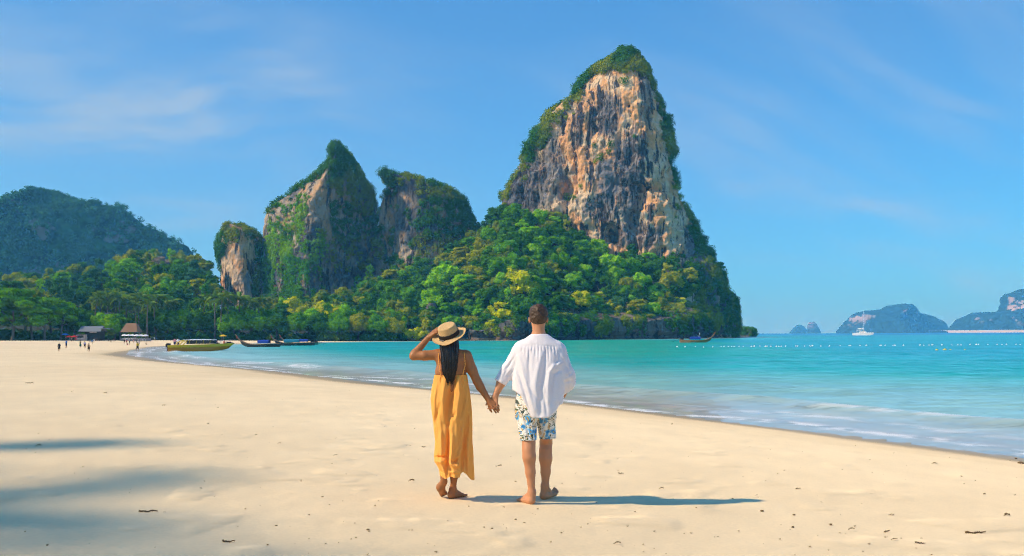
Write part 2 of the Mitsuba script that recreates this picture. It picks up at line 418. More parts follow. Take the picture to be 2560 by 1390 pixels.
def massif(rows, y0, sec_low, sec_high, step=0.6, disp=None, zmin=-3.0, inset=9.0, drop=12.0):
    """A rock mass. rows: (py, left px, right px) of its outline; sections: plan polygons of (u, metres behind y0), u from -1 (left edge) to 1 (right edge), the same number of corners.
    Returns vertices in rings, rings x points."""
    rows = np.array(sorted(rows), float)
    rows[:, 0] += drop; rows[:, 1] += np.minimum(inset, (rows[:, 2] - rows[:, 1]) * 0.2); rows[:, 2] -= np.minimum(inset, (rows[:, 2] - rows[:, 1]) * 0.2)
    yz = y0 + np.array(sec_high, float)[:, 1].min() * 0.5
    lo, hi = chaikin(np.array(sec_low, float)), chaikin(np.array(sec_high, float))
    ztop = W(0.5 * (rows[0, 1] + rows[0, 2]), rows[0, 0], y0 + hi[:, 1].mean() * 0.5)[2] - 1.5
    zs = np.arange(zmin, ztop, step)
    mid = 0.5 * (rows[:, 1] + rows[:, 2])
    zr = np.array([W(m, r[0], yz)[2] for m, r in zip(mid, rows)])
    o = np.argsort(zr)
    L = np.interp(zs, zr[o], rows[o, 1]); R = np.interp(zs, zr[o], rows[o, 2])
    out = []
    n = None
    for z, l, r in zip(zs, L, R):
        k = np.clip((z - zmin) / (ztop - zmin), 0, 1)
        s = lo * (1 - k) + hi * k
        iL, iR = np.argmin(s[:, 0]), np.argmax(s[:, 0])
        s = s.copy(); s[:, 0] = -1 + 2 * (s[:, 0] - s[iL, 0]) / (s[iR, 0] - s[iL, 0])
        xl, xr = (l - 1280) / F * (y0 + s[iL, 1]), (r - 1280) / F * (y0 + s[iR, 1])
        x = xl + (s[:, 0] + 1) / 2 * (xr - xl); y = y0 + s[:, 1]
        pts = np.stack([x, y], 1); cl = np.vstack([pts, pts[:1]])
        t = np.r_[0, np.cumsum(np.linalg.norm(np.diff(cl, axis=0), axis=1))]
        if n is None: n = int(t[-1] / step)
        tt = np.arange(n) / n * t[-1]
        out.append(np.stack([np.interp(tt, t, cl[:, 0]), np.interp(tt, t, cl[:, 1]), np.full(n, z)], 1))
    V = np.array(out)
    c = V[-1].mean(0); c[2] = ztop
    V = np.concatenate([V, np.repeat(c[None, None], n, 1)], 0)
    du = np.roll(V, -1, 1) - np.roll(V, 1, 1); dv = np.gradient(V, axis=0)
    N = np.cross(du, dv); N /= np.linalg.norm(N, axis=-1, keepdims=True) + 1e-9
    if (N[:, :, :2] * (V - V.mean(1, keepdims=True))[:, :, :2]).sum() < 0: N = -N
    if disp is not None:
        D = disp(V, N)
        D *= np.clip((ztop - V[..., 2]) / 38, 0.08, 1)
        V = V + N * D[..., None]
    return V


def rock_disp(a1=5.0, a2=2.2, a3=0.8, seed=0, gouges=(), k=1.0):
    def fn(V, N):
        x, y, z = V[..., 0] * k, V[..., 1] * k, V[..., 2] * k
        warp = 6 * (fbn(np.stack([x / 22, y / 22, z / 30], -1), 3, seed + 9) - 0.5)
        d = a1 * (ridged(np.stack([(x + warp) / 17, y / 17, z / 60 + warp / 40], -1), 3, seed) - 0.55)
        d += a1 * 0.9 * (fbn(np.stack([x / 30, y / 30, z / 26], -1), 3, seed + 5) - 0.5)
        d += a2 * (ridged(np.stack([x / 5.5, y / 5.5, z / 22 + warp / 9], -1), 3, seed + 2) - 0.5)
        d += a2 * 1.1 * (fbn(np.stack([x / 7, y / 7, z / 6], -1), 4, seed + 11) - 0.5)
        d += a3 * (fbn(np.stack([x / 1.7, y / 1.7, z / 2.6], -1), 2, seed + 3) - 0.5)
        d += a3 * 1.2 * (ridged(np.stack([x / 3.2, y / 3.2, z / 9 + warp / 7], -1), 2, seed + 7) - 0.5)
        if len(gouges):
            px, py = pix(V)
            front = N[..., 1] < 0.3
            jx = 26 * (fbn(np.stack([x / 7, y / 7, z / 9], -1), 3, seed + 21) - 0.5)
            jy = 60 * (fbn(np.stack([x / 7, y / 7, z / 9], -1), 3, seed + 31) - 0.5)
            for gx, gy, rx, ry, dp in gouges:
                e = ((px + jx - gx) / rx) ** 2 + ((py + jy - gy) / ry) ** 2
                d -= np.where(front, dp * np.exp(-e), 0)
        return d
    return fn


def add_massif(key, V, mat, label, category='cliff', smooth=False):
    n = V.shape[1]
    v = V.reshape(-1, 3); f = grid_faces(V.shape[0], n, True)
    put(key, (v, f), mat, smooth=smooth)
    tag(key, label, category, kind='structure')
    du = np.roll(V, -1, 1) - np.roll(V, 1, 1); dv = np.gradient(V, axis=0)
    N = np.cross(du, dv); N /= np.linalg.norm(N, axis=-1, keepdims=True) + 1e-9
    SURF[key] = (V, N)


# the tall rock
big_rows = [(122, 1526, 1582), (127, 1508, 1593), (135, 1490, 1603), (152, 1470, 1616), (175, 1448, 1630), (193, 1434, 1638), (215, 1415, 1641), (242, 1386, 1645), (275, 1362, 1660), (300, 1346, 1664), (351, 1320, 1672),
            (380, 1302, 1676), (417, 1282, 1682), (450, 1264, 1692), (505, 1254, 1708), (554, 1240, 1734), (592, 1232, 1754), (633, 1226, 1768), (660, 1222, 1794), (690, 1216, 1812), (715, 1212, 1810), (756, 1206, 1810), (805, 1200, 1826), (860, 1196, 1836)]
sec_lo = [(-1, 30), (-0.55, 2), (0.0, -16), (0.50, -24), (0.80, -10), (0.97, 22), (1, 50), (0.6, 95), (-0.2, 110), (-0.85, 75)]
sec_hi = [(-1, 10), (-0.55, 0), (0.0, -9), (0.62, -16), (0.86, -10), (0.98, 2), (1, 6), (0.6, 18), (-0.2, 24), (-0.85, 20)]
gouges = [(1531, 590, 14, 20, 13), (1606, 474, 30, 12, 8), (1594, 540, 18, 60, 7), (1412, 480, 11, 48, 9), (1556, 640, 10, 24, 5), (1640, 640, 8, 20, 4), (1440, 440, 7, 70, 3.5), (1546, 345, 8, 60, 4), (1570, 400, 12, 24, 3), (1585, 610, 10, 36, 4),
          (1480, 330, 6, 40, 2.5), (1620, 330, 5, 60, 2.5), (1690, 600, 8, 30, 3), (1350, 440, 5, 60, 2.5), (1310, 470, 4, 50, 2.5), (1650, 590, 6, 40, 2.5)]
add_massif('limestone_cliff', massif(big_rows, 585, sec_lo, sec_hi, 0.66, rock_disp(6.5, 4.2, 1.7, 3, gouges)), 'mat_rock', 'towering limestone rock with an ochre and grey cliff face and green crest')

# the middle tower with its sunlit left face and dark right face
t2_rows = [(348, 852, 872), (356, 847, 880), (366, 842, 892), (382, 826, 902), (400, 802, 912), (425, 768, 922), (440, 744, 928), (460, 718, 936), (478, 696, 942), (500, 676, 944), (512, 668, 946), (560, 660, 950), (600, 654, 953), (660, 652, 956), (740, 652, 958), (860, 650, 962)]
sec = [(-1, 34), (-0.5, 2), (0.0, -26), (0.12, -32), (0.34, -12), (0.85, 34), (1, 56), (0.6, 76), (-0.2, 80), (-0.85, 60)]
sec2 = [(u, v * 0.55) for u, v in sec]
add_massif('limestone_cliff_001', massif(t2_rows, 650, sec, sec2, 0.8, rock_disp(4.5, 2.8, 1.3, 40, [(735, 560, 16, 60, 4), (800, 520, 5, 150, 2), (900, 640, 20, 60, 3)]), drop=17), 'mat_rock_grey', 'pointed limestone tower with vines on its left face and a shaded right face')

# the small tower at its left
t1_rows = [(546, 590, 600), (552, 572, 622), (562, 560, 648), (580, 548, 658), (605, 546, 664), (640, 552, 668), (700, 556, 672), (740, 558, 676), (860, 560, 680)]
sec = [(-1, 20), (-0.6, -4), (0.1, -12), (0.55, -14), (0.9, 4), (1, 24), (0.5, 44), (-0.6, 40)]
add_massif('limestone_cliff_002', massif(t1_rows, 660, sec, [(u, v * 0.7) for u, v in sec], 0.75, rock_disp(2.4, 1.8, 1.0, 60)), 'mat_rock', 'small stubby limestone tower with a bushy top left of the pointed tower')

# the broad rock right of the cleft
t3_rows = [(424, 970, 984), (430, 962, 1040), (436, 960, 1062), (446, 958, 1110), (462, 954, 1140), (480, 950, 1160), (505, 946, 1172), (540, 942, 1186), (580, 936, 1200), (640, 930, 1216), (740, 925, 1230), (860, 920, 1240)]
sec = [(-1, 20), (-0.62, 2), (-0.36, -26), (0.1, -34), (0.62, -26), (0.92, 2), (1, 30), (0.5, 60), (-0.6, 56)]
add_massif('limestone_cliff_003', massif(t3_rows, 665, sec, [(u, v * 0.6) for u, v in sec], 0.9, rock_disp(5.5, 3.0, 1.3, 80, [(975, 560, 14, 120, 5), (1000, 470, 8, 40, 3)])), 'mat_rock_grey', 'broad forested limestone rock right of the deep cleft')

# rock wall at the foot of the tall rock, along the water
wx = [(1178, 452), (1230, 447), (1290, 440), (1350, 444), (1420, 456), (1500, 470), (1580, 486), (1660, 502), (1720, 520), (1770, 546), (1810, 590), (1830, 640), (1838, 690)]
wx = np.array([((p - 1280) / F * d, d) for p, d in wx])
wl = spline(wx, 560)
hh = np.interp(np.linspace(0, 1, 560), [0, 0.1, 0.3, 0.5, 0.62, 0.8, 0.93, 1], [5, 8, 10, 13, 17, 26, 24, 10])
hh = hh * (0.55 + 0.9 * fbn(np.stack([wl[:, 0] / 11, wl[:, 1] / 11, 0 * wl[:, 0]], -1), 3, 77))
nz = 60
tn = np.gradient(wl, axis=0); tn /= np.linalg.norm(tn, axis=1, keepdims=True)
on_ = np.stack([tn[:, 1], -tn[:, 0]], 1)
kz = np.linspace(0, 1, nz)[:, None]
prof = np.where(kz < 0.75, -0.6 * np.sin(kz / 0.75 * np.pi * 0.5) + 1.6, (kz - 0.75) / 0.25 * -14 + 1.0)
zz = -1.5 + (hh[None] + 1.5) * np.minimum(kz / 0.75, 1) + np.maximum(kz - 0.75, 0) * 14
notch = 2.2 * np.exp(-((zz - 1.6) / 1.6) ** 2)
P = np.stack([wl[None, :, 0] + 0 * zz, wl[None, :, 1] + 0 * zz, zz], -1)
ofs = prof - notch + 3.4 * (ridged(np.stack([P[..., 0] / 7, P[..., 1] / 7, P[..., 2] / 14], -1), 4, 31) - 0.5) + 1.8 * (fbn(P / 2.5, 3, 5) - 0.5)
P[..., :2] += on_[None] * ofs[..., None]
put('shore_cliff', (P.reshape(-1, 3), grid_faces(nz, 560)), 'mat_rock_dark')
tag('shore_cliff', 'low dark undercut rock wall along the water under the forest', 'cliff', kind='structure')
SURF['shore_cliff'] = (P, None)

# grey outcrop among the trees
oc_rows = [(738, 1062, 1080), (746, 1054, 1112), (760, 1050, 1124), (790, 1046, 1140), (830, 1040, 1150)]
sec = [(-1, 6), (-0.5, -6), (0.3, -9), (0.9, -2), (1, 8), (0, 16)]
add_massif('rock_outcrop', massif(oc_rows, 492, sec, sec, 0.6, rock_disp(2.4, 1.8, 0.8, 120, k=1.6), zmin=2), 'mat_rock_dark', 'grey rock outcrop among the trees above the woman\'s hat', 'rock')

# islet right of the tall rock
is_rows = [(806, 1862, 1870), (811, 1852, 1884), (820, 1846, 1892), (829, 1838, 1898), (836, 1832, 1902), (846, 1830, 1904)]
sec = [(-1, 0), (-0.5, -12), (0.4, -13), (1, 0), (0.4, 12), (-0.5, 12)]
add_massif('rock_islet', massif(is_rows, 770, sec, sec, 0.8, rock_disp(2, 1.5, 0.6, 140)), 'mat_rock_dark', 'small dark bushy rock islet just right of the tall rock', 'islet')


# the dark hill far left: its long face looks away from the sun
def canopy_disp(a=7.0, size=15.0, seed=0, gully=3.2):
    def fn(V, N):
        d = 0
        for k, (am, sz) in enumerate(((a * gully, size * 7), (a * 1.7, size * 2.4), (a * 0.8, size * 0.9), (a * 0.3, size * 0.4))):
            nn = meshkit.noise(V / sz, seed + k * 3)
            d = d + am * (np.abs(2 * nn - 1) - 0.5 if k > 1 else nn - 0.5)
        return d
    return fn


hl_rows = [(464, 86, 124), (468, 70, 148), (476, 40, 160), (482, 24, 172), (496, 0, 196), (505, -30, 216), (514, -60, 296), (524, -90, 322), (545, -130, 360), (560, -150, 392), (578, -170, 426), (600, -200, 456), (620, -210, 476), (640, -220, 488), (660, -230, 494), (700, -240, 492), (860, -260, 500)]
sec = [(-1, 40), (-0.75, -110), (-0.5, -150), (0.1, -40), (0.7, 50), (0.95, 90), (1, 110), (0.5, 200), (-0.3, 200)]
sec2 = [(-1, 10), (-0.75, -14), (-0.4, -16), (0.1, 0), (0.7, 24), (0.95, 30), (1, 34), (0.5, 50), (-0.3, 44)]
hv = massif(hl_rows, 1450, sec, sec2, 3.0, canopy_disp(7, 14, 7, 6.5), inset=6, drop=13)
add_massif('hill', hv, 'mat_hill', 'large dark forested hill at the far left behind the palms', 'hill')

# islands on the horizon
def island(key, rows, y0, sec, step, label, seed, amp=14, size=40):
    add_massif(key, massif(rows, y0, sec, [(u, v * 0.25) for u, v in sec], step, canopy_disp(amp, size, seed), zmin=-8, inset=0, drop=-7), 'mat_island', label, 'island')


isec = [(-1, 0), (-0.85, -250), (-0.35, -420), (-0.2, -360), (0.3, -120), (0.9, 160), (1, 300), (0.3, 480), (-0.6, 350)]
island('far_island', [(765, 2250, 2275), (769, 2236, 2286), (775, 2216, 2292), (782, 2206, 2302), (790, 2158, 2316), (797, 2134, 2330), (806, 2130, 2344), (815, 2126, 2354), (826, 2118, 2364), (840, 2112, 2370)], 5200, isec, 9,
       'large hazy blue island behind the white catamaran', 5, 22, 50)
isec2 = [(-1, 0), (-0.6, -260), (0.2, -330), (0.9, -250), (1, 0), (0.3, 300), (-0.6, 300)]
island('far_island_001', [(728, 2552, 2640), (732, 2538, 2650), (742, 2508, 2660), (755, 2502, 2680), (778, 2496, 2690), (790, 2478, 2700), (796, 2420, 2720), (804, 2402, 2740), (812, 2396, 2760), (824, 2386, 2780), (838, 2380, 2800)], 4600, isec2, 8,
       'hazy island with pale cliffs at the right edge above a white beach', 9, 22, 46)
island('far_island_002', [(811, 2026, 2034), (814, 2022, 2040), (820, 2021, 2044), (828, 2020, 2048), (838, 2018, 2050)], 7000, [(-1, 0), (0, -60), (1, 0), (0, 60)], 5, 'tiny hazy rock stack on the horizon, right one of two', 13, 8, 30)
island('far_island_003', [(818, 1994, 2002), (822, 1990, 2008), (828, 1982, 2014), (838, 1972, 2018)], 7600, [(-1, 0), (0, -60), (1, 0), (0, 60)], 5, 'tiny hazy rock stack on the horizon, left one of two', 15, 8, 30)
bx = np.linspace(2368, 2800, 60)
bl = [W(p, 828, 4150) for p in bx]
bt = np.array([[b[0], 4150 + dy, z] for dy, z in ((-14, -1), (-9, 3.2), (10, 8.5), (60, 11), (260, 12)) for b in bl])
put('far_beach', (bt, grid_faces(5, 60)), 'mat_beach_far', smooth=True)
tag('far_beach', 'thin strip of white beach below the hazy island at the right', 'beach', kind='structure')
# ---------------------------------------------------------------- leaves, crowns, trees
def leaf_tris(C, Nn, size, rng, stretch=1.5):
    """One small pointed leaf spray per centre, roughly facing Nn."""
    n = len(C)
    nn = Nn + rng.normal(0, 0.55, (n, 3)); nn /= np.linalg.norm(nn, axis=1, keepdims=True) + 1e-9
    t = np.cross(nn, rng.normal(0, 1, (n, 3))); t /= np.linalg.norm(t, axis=1, keepdims=True) + 1e-9
    b = np.cross(nn, t)
    s = (size * rng.uniform(0.6, 1.35, n))[:, None]
    v = np.stack([C + t * s * stretch * 0.6, C - t * s * 0.45 + b * s * 0.55, C - t * s * 0.45 - b * s * 0.55], 1).reshape(-1, 3)
    f = np.arange(3 * n).reshape(-1, 3)
    uv = np.repeat(np.stack([rng.random(n), rng.random(n)], 1), 3, 0)
    return v, f, uv


CORE = trimesh.creation.icosphere(1)


def clumps(cs, rs, per, size, rng, flat=1.0, core=0.74, bias=0.35, tone=None):
    """Leaf clumps: centres cs, radii rs, per leaves each (for a radius of 1), every clump a shell of leaves round a bumpy heart."""
    V, Fa, U, n = [], [], [], 0
    for i, (c, r) in enumerate(zip(cs, rs)):
        m = max(10, int(per * r * r))
        d = rng.normal(0, 1, (m, 3)); d[:, 2] += bias; d /= np.linalg.norm(d, axis=1, keepdims=True)
        q = d * (r * rng.uniform(0.72 if core else 0.30, 1.12, m))[:, None]; q[:, 2] *= flat
        v, f, uv = leaf_tris(c + q, d + [0, 0, 0.35], size, rng)
        if tone is not None: uv[:, 0] = np.clip(uv[:, 0] * 0.6 + 0.4 * tone[i], 0, 1)
        V.append(v); Fa.append(f + n); U.append(uv); n += len(v)
        if core:
            cv = CORE.vertices * (core * r) * (1 + 0.18 * rng.normal(0, 1, (len(CORE.vertices), 1))); cv[:, 2] *= flat
            V.append(c + cv); Fa.append(CORE.faces + n); U.append(np.tile([[0.3, 0.5]], (len(cv), 1))); n += len(cv)
    return np.vstack(V), np.vstack(Fa), np.vstack(U)


def round_crown(seed, R, H, n, per, size, low=-0.55, flat=0.85):
    rng = np.random.default_rng(seed)
    d = rng.normal(0, 1, (n * 3, 3)); d /= np.linalg.norm(d, axis=1, keepdims=True); d = d[d[:, 2] > low][:n]
    k = rng.uniform(0.55, 0.95, len(d))[:, None]
    cs = d * k * [R, R, H]; rs = R * rng.uniform(0.26, 0.46, len(d))
    cs = np.vstack([cs, [[0, 0, 0]]]); rs = np.r_[rs, R * 0.55]
    return clumps(cs, rs, per, size, rng, flat, tone=rng.random(len(rs)))


def layered_crown(seed, R, H, n, per, size):
    rng = np.random.default_rng(seed)
    cs, rs = [], []
    for k in range(n):
        lv = rng.integers(0, 5) / 4.0
        rad_ = R * (1 - 0.55 * lv ** 1.5) * np.sqrt(rng.random())
        a = rng.random() * 2 * np.pi
        cs.append([rad_ * math.cos(a), rad_ * math.sin(a), H * (lv * 1.6 - 0.8) + rng.normal(0, 0.04) * H]); rs.append(R * rng.uniform(0.17, 0.30))
    return clumps(cs, rs, per, size, rng, 0.42, tone=rng.random(len(rs)))


def feather_crown(seed, R, H, n, per, size):
    rng = np.random.default_rng(seed)
    cs, rs = [], []
    for k in range(n):
        t = rng.random() ** 0.8
        w = R * (0.25 + 0.75 * math.sin(math.pi * min(1, 0.25 + 0.75 * (1 - t)))) * (1 - t * 0.55)
        a = rng.random() * 2 * np.pi; q = w * rng.uniform(0.3, 1)
        cs.append([q * math.cos(a), q * math.sin(a), H * (2 * t - 1)]); rs.append(R * rng.uniform(0.14, 0.26))
    return clumps(cs, rs, per, size, rng, 1.5, core=0.5, bias=0.0, tone=rng.random(len(rs)))


def trunk_mesh(seed, h, r, lean=0.06, limbs=4, spread=2.5):
    rng = np.random.default_rng(seed + 500)
    a = rng.random() * 6.28
    top = np.array([math.cos(a) * lean * h, math.sin(a) * lean * h, h])
    ts = np.linspace(0, 1, 6)[:, None]
    mid = np.array([0, 0, -0.6]) + (top + [0, 0, 0.6]) * ts + 0.03 * h * np.sin(ts * 3.1) * rng.normal(0, 1, 3) * [1, 1, 0]
    parts = [tube(mid, r * np.array([1.25, 1, 0.9, 0.8, 0.7, 0.5]), 7)]
    for k in range(limbs):
        b = a + 6.28 * k / limbs + rng.normal(0, 0.4); s = mid[3] * 0.6 + mid[4] * 0.4
        e = s + np.array([math.cos(b) * spread, math.sin(b) * spread, h * rng.uniform(0.25, 0.5)])
        parts.append(tube([s, s * 0.5 + e * 0.5 + [0, 0, -0.15 * h * 0.3], e], [r * 0.5, r * 0.35, r * 0.15], 5))
    return cat(parts)


def frond(L, droop, rng, pairs=16, wid=0.9):
    t = np.linspace(0, 1, 9)
    spine = np.stack([L * t * (1 - 0.18 * t * droop), 0 * t, L * (0.45 * t - (0.55 + 0.55 * droop) * t ** 2)], 1)
    V, Fa, n = [], [], 0
    v, f = tube(spine, 0.05 * (1 - 0.8 * t), 3); V.append(v); Fa.append(f); n += len(v)
    for k in range(pairs):
        u = 0.12 + 0.88 * k / pairs
        c = np.array([np.interp(u, t, spine[:, j]) for j in range(3)])
        l = wid * (0.35 + math.sin(math.pi * min(1, u * 0.95 + 0.08))) * 0.9
        for s in (-1, 1):
            tip = c + [l * 0.55, s * l * 0.75, -l * (0.35 + 0.3 * rng.random())]
            w = np.array([0.15 * L / 4, 0, 0.03])
            V.append(np.array([c - w, c + w, tip])); Fa.append(np.array([[0, 1, 2]]) + n); n += 3
    return np.vstack(V), np.vstack(Fa)


def palm_crown(seed, L=4.2, nf=16):
    rng = np.random.default_rng(seed)
    V, Fa, U, n = [], [], [], 0
    for k in range(nf):
        v, f = frond(L * rng.uniform(0.85, 1.1), rng.uniform(0.3, 1.7), rng, 18, 1.15)
        a = k * 2.399 + rng.normal(0, 0.2); e = rng.uniform(-0.55, 1.0)
        Ry = trimesh.transformations.euler_matrix(0, -e, a, 'sxyz')[:3, :3]
        v = v @ Ry.T
        V.append(v); Fa.append(f + n); n += len(v)
        U.append(np.tile([[rng.random(), rng.random()]], (len(v), 1)))
    return np.vstack(V), np.vstack(Fa), np.vstack(U)


class Plant:
    """A kind of tree modelled once, crown centre at height hc above the foot, put anywhere."""
    def __init__(self, name, crown, hc, R, H, trunk):
        self.name, self.hc, self.R, self.H = name, hc, R, H
        v, f, uv = crown
        v = v + [0, 0, hc]
        self.raw = (v, f, uv)
        self.crown = mikit.ply((v, f), None, uv=uv)
        self.traw = trunk
        self.trunk = mikit.ply(trunk, None, smooth=True)

    def place(self, pos, s, rot, mat, label=None, group=None, sz=None, category='tree'):
        key = num(self.name)
        m = T().translate([float(a) for a in pos]).rotate([0, 0, 1], rot).scale([s, s, sz or s])
        scene[key + '__trunk'] = {**self.trunk, 'to_world': m, 'bsdf': {'type': 'ref', 'id': 'mat_bark'}}
        scene[key + '__crown'] = {**self.crown, 'to_world': m, 'bsdf': {'type': 'ref', 'id': mat}}
        tag(key, label, category, group)
        return key

    def merged(self, pos, s, rot):
        v, f, uv = self.raw
        c, q = math.cos(math.radians(rot)), math.sin(math.radians(rot))
        R_ = np.array([[c, -q, 0], [q, c, 0], [0, 0, 1]])
        return (v * s) @ R_.T + pos, f, uv


JUNGLE = [Plant('forest_tree', round_crown(10 + k, 5.0, 4.2 + 0.4 * (k % 3), 15 + 2 * (k % 4), 17, 0.72), 8.5, 5.0, 4.4, trunk_mesh(k, 8.0, 0.28)) for k in range(5)] + \
         [Plant('forest_tree', layered_crown(120 + k, 6.2, 3.4, 26, 26, 0.70), 8.8, 6.2, 4.2, trunk_mesh(80 + k, 8.0, 0.3, 0.12, 6, 3.2)) for k in range(2)] + \
         [Plant('forest_tree', feather_crown(126, 3.8, 6.0, 26, 26, 0.62), 9.5, 3.8, 6.4, trunk_mesh(84, 10.0, 0.26))]
BEACHT = [Plant('beach_tree', layered_crown(40 + k, 8.0, 4.2, 40, 26, 0.62), 9.5, 8.0, 5.0, trunk_mesh(20 + k, 8.0, 0.42, 0.12, 6, 4.0)) for k in range(3)] + \
         [Plant('beach_tree', round_crown(50 + k, 6.5, 5.0, 26, 20, 0.60), 8.0, 6.5, 5.2, trunk_mesh(30 + k, 8.0, 0.36, 0.1, 6, 3.2)) for k in range(3)]
CASU = [Plant('casuarina_tree', feather_crown(60 + k, 4.6, 8.0, 42, 32, 0.5), 12.0, 4.6, 8.5, trunk_mesh(40 + k, 14.0, 0.3, 0.04, 4, 1.5)) for k in range(2)]
SPARSE = Plant('palm_tree', palm_crown(79, 4.0, 6), 26.0, 4.2, 3.0, tube([[0, 0, -1.5], [0.6, 0.3, 9], [0.7, 0.2, 18], [0, 0, 26.1]], [0.32, 0.22, 0.18, 0.13], 7))
PALMS = [Plant('palm_tree', palm_crown(70 + k), 13.0, 4.2, 3.0, tube([[0, 0, -0.5], [0.5 * (k - 1), 0.3, 4], [0.7 * (k - 1), 0.2, 9], [0, 0, 13.1]], [0.30, 0.2, 0.17, 0.14], 7)) for k in range(3)]
LIGHT = [Plant('forest_tree', round_crown(110 + k, 5.0, 4.4, 9, 9, 1.15), 8.5, 5.0, 4.4, trunk_mesh(k, 8.0, 0.28)) for k in range(3)]
BUSH = [Plant('shrub', round_crown(90 + k, 3.6, 2.6, 10, 15, 0.66, low=-0.15), 2.0, 3.6, 2.8, trunk_mesh(60 + k, 2.6, 0.15, 0.1, 3, 1.2)) for k in range(2)]

rng = np.random.default_rng(11)
cand = []           # (distance, px, kind, x, y, size)


def col_data(px): return [float(np.interp((px - 1280) / F, COLX, COL[:, k])) for k in (1, 2, 3)]


def clear_of(x, y, r):
    return True


# rows of trees along the back of the beach, then the slopes behind
placed = []


def near_other(x, y, gap):
    return any((x - a) ** 2 + (y - b) ** 2 < gap * gap for a, b in placed[-400:])


def where_px(px, d): return (px - 1280.0) / F * d, d


# the great trees at the back of the beach, left
front = []
for px, d, s, k, mat in ((-30, 372, 1.5, 0, 'green'), (30, 366, 1.45, 1, 'green'), (82, 380, 1.25, 2, 'bright'), (112, 372, 1.2, 0, 'green'), (150, 384, 1.15, 1, 'green'), (188, 392, 1.0, 3, 'dark'), (-75, 380, 1.5, 2, 'dark'), (60, 402, 1.5, 4, 'dark'), (130, 410, 1.35, 3, 'dark')):
    front.append((px, d, s, BEACHT[k], mat, 'broad layered beach tree with dark trunks at the left edge of the sand'))
for px, d, s, k in ((150, 420, 1.25, 0), (172, 412, 1.1, 1), (205, 416, 1.0, 0), (225, 424, 1.1, 1), (130, 432, 1.2, 1)):
    front.append((px, d, s, CASU[k], 'blue', 'feathery grey green casuarina behind the broad beach trees'))
for px, d, s, k, mat in ((258, 396, 0.85, 3, 'bright'), (286, 402, 0.8, 0, 'green'), (585, 424, 0.95, 3, 'green'), (632, 428, 1.0, 4, 'green'), (690, 430, 0.9, 5, 'dark'), (740, 432, 0.95, 3, 'green'), (792, 436, 0.95, 4, 'dark'),
                         (845, 438, 0.9, 5, 'green'), (895, 440, 0.95, 3, 'olive'), (942, 440, 0.9, 4, 'green'), (420, 420, 1.0, 4, 'dark'), (455, 424, 1.0, 5, 'green'), (500, 428, 1.0, 3, 'dark'), (540, 432, 1.05, 4, 'dark'), (385, 424, 0.95, 5, 'dark'), (350, 428, 0.9, 3, 'dark'), (232, 410, 0.9, 5, 'dark'), (980, 442, 0.8, 5, 'olive'), (660, 440, 1.1, 3, 'green'), (770, 446, 1.1, 4, 'bright'), (870, 450, 1.1, 5, 'green')):
    front.append((px, d, s, BEACHT[k], mat, None))
for px, d, s, k in ((245, 420, 1.15, 0), (268, 426, 1.25, 1), (284, 430, 1.1, 2), (300, 424, 1.2, 0), (318, 432, 1.15, 1), (335, 424, 1.0, 2), (352, 436, 1.2, 0), (370, 418, 1.05, 1), (392, 434, 1.2, 2), (408, 440, 1.1, 0), (536, 440, 1.25, 1), (556, 436, 1.2, 2), (576, 444, 1.3, 0), (600, 446, 1.25, 1), (624, 444, 1.15, 2),
                    (258, 440, 1.3, 2), (290, 446, 1.3, 1), (310, 444, 1.25, 2), (345, 446, 1.25, 1), (430, 446, 1.15, 0), (515, 446, 1.2, 2), (648, 450, 1.2, 0)):
    front.append((px, d - 16, s * 1.16, PALMS[k], 'palm', None))
for px, d, s, k, mat in ((1000, 446, 1.3, 0, 'bright'), (1018, 444, 1.2, 1, 'yellow'), (1045, 444, 1.2, 0, 'yellow'), (985, 448, 1.2, 1, 'bright'), (960, 446, 1.1, 0, 'olive'), (1070, 446, 1.0, 1, 'olive')):
    front.append((px, d, s, BUSH[k], mat, 'yellow green bush at the water\'s edge behind the woman\'s hat'))
scene['mat_leaf_palm'] = foliage((0.09, 0.20, 0.020), (0.21, 0.33, 0.05))

spots = []          # (d, px, plant, x, y, z, s, rot, mat, label, area)
for px, d, s, pl, mat, lab in front:
    x, y = where_px(px, d)
    spots.append([d, px, pl, x, y, s, rng.uniform(0, 360), mat, lab])
    placed.append((x, y))

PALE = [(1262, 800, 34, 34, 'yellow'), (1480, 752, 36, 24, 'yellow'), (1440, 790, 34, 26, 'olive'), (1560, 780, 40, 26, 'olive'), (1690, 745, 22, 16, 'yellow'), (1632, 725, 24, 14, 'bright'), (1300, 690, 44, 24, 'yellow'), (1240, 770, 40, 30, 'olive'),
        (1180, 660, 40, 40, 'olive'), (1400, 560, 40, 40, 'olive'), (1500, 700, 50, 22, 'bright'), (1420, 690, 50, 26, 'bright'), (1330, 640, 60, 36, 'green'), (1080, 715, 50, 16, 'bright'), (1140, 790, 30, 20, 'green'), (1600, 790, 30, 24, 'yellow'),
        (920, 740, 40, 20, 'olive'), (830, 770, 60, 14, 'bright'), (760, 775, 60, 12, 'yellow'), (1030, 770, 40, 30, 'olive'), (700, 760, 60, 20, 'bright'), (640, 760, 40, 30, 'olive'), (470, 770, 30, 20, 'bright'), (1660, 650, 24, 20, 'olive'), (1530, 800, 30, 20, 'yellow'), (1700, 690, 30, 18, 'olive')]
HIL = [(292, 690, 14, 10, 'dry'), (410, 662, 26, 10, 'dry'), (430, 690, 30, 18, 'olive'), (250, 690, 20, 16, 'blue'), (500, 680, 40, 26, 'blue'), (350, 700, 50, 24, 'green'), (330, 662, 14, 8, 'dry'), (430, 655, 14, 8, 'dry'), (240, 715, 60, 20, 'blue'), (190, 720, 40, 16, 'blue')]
tries = 0
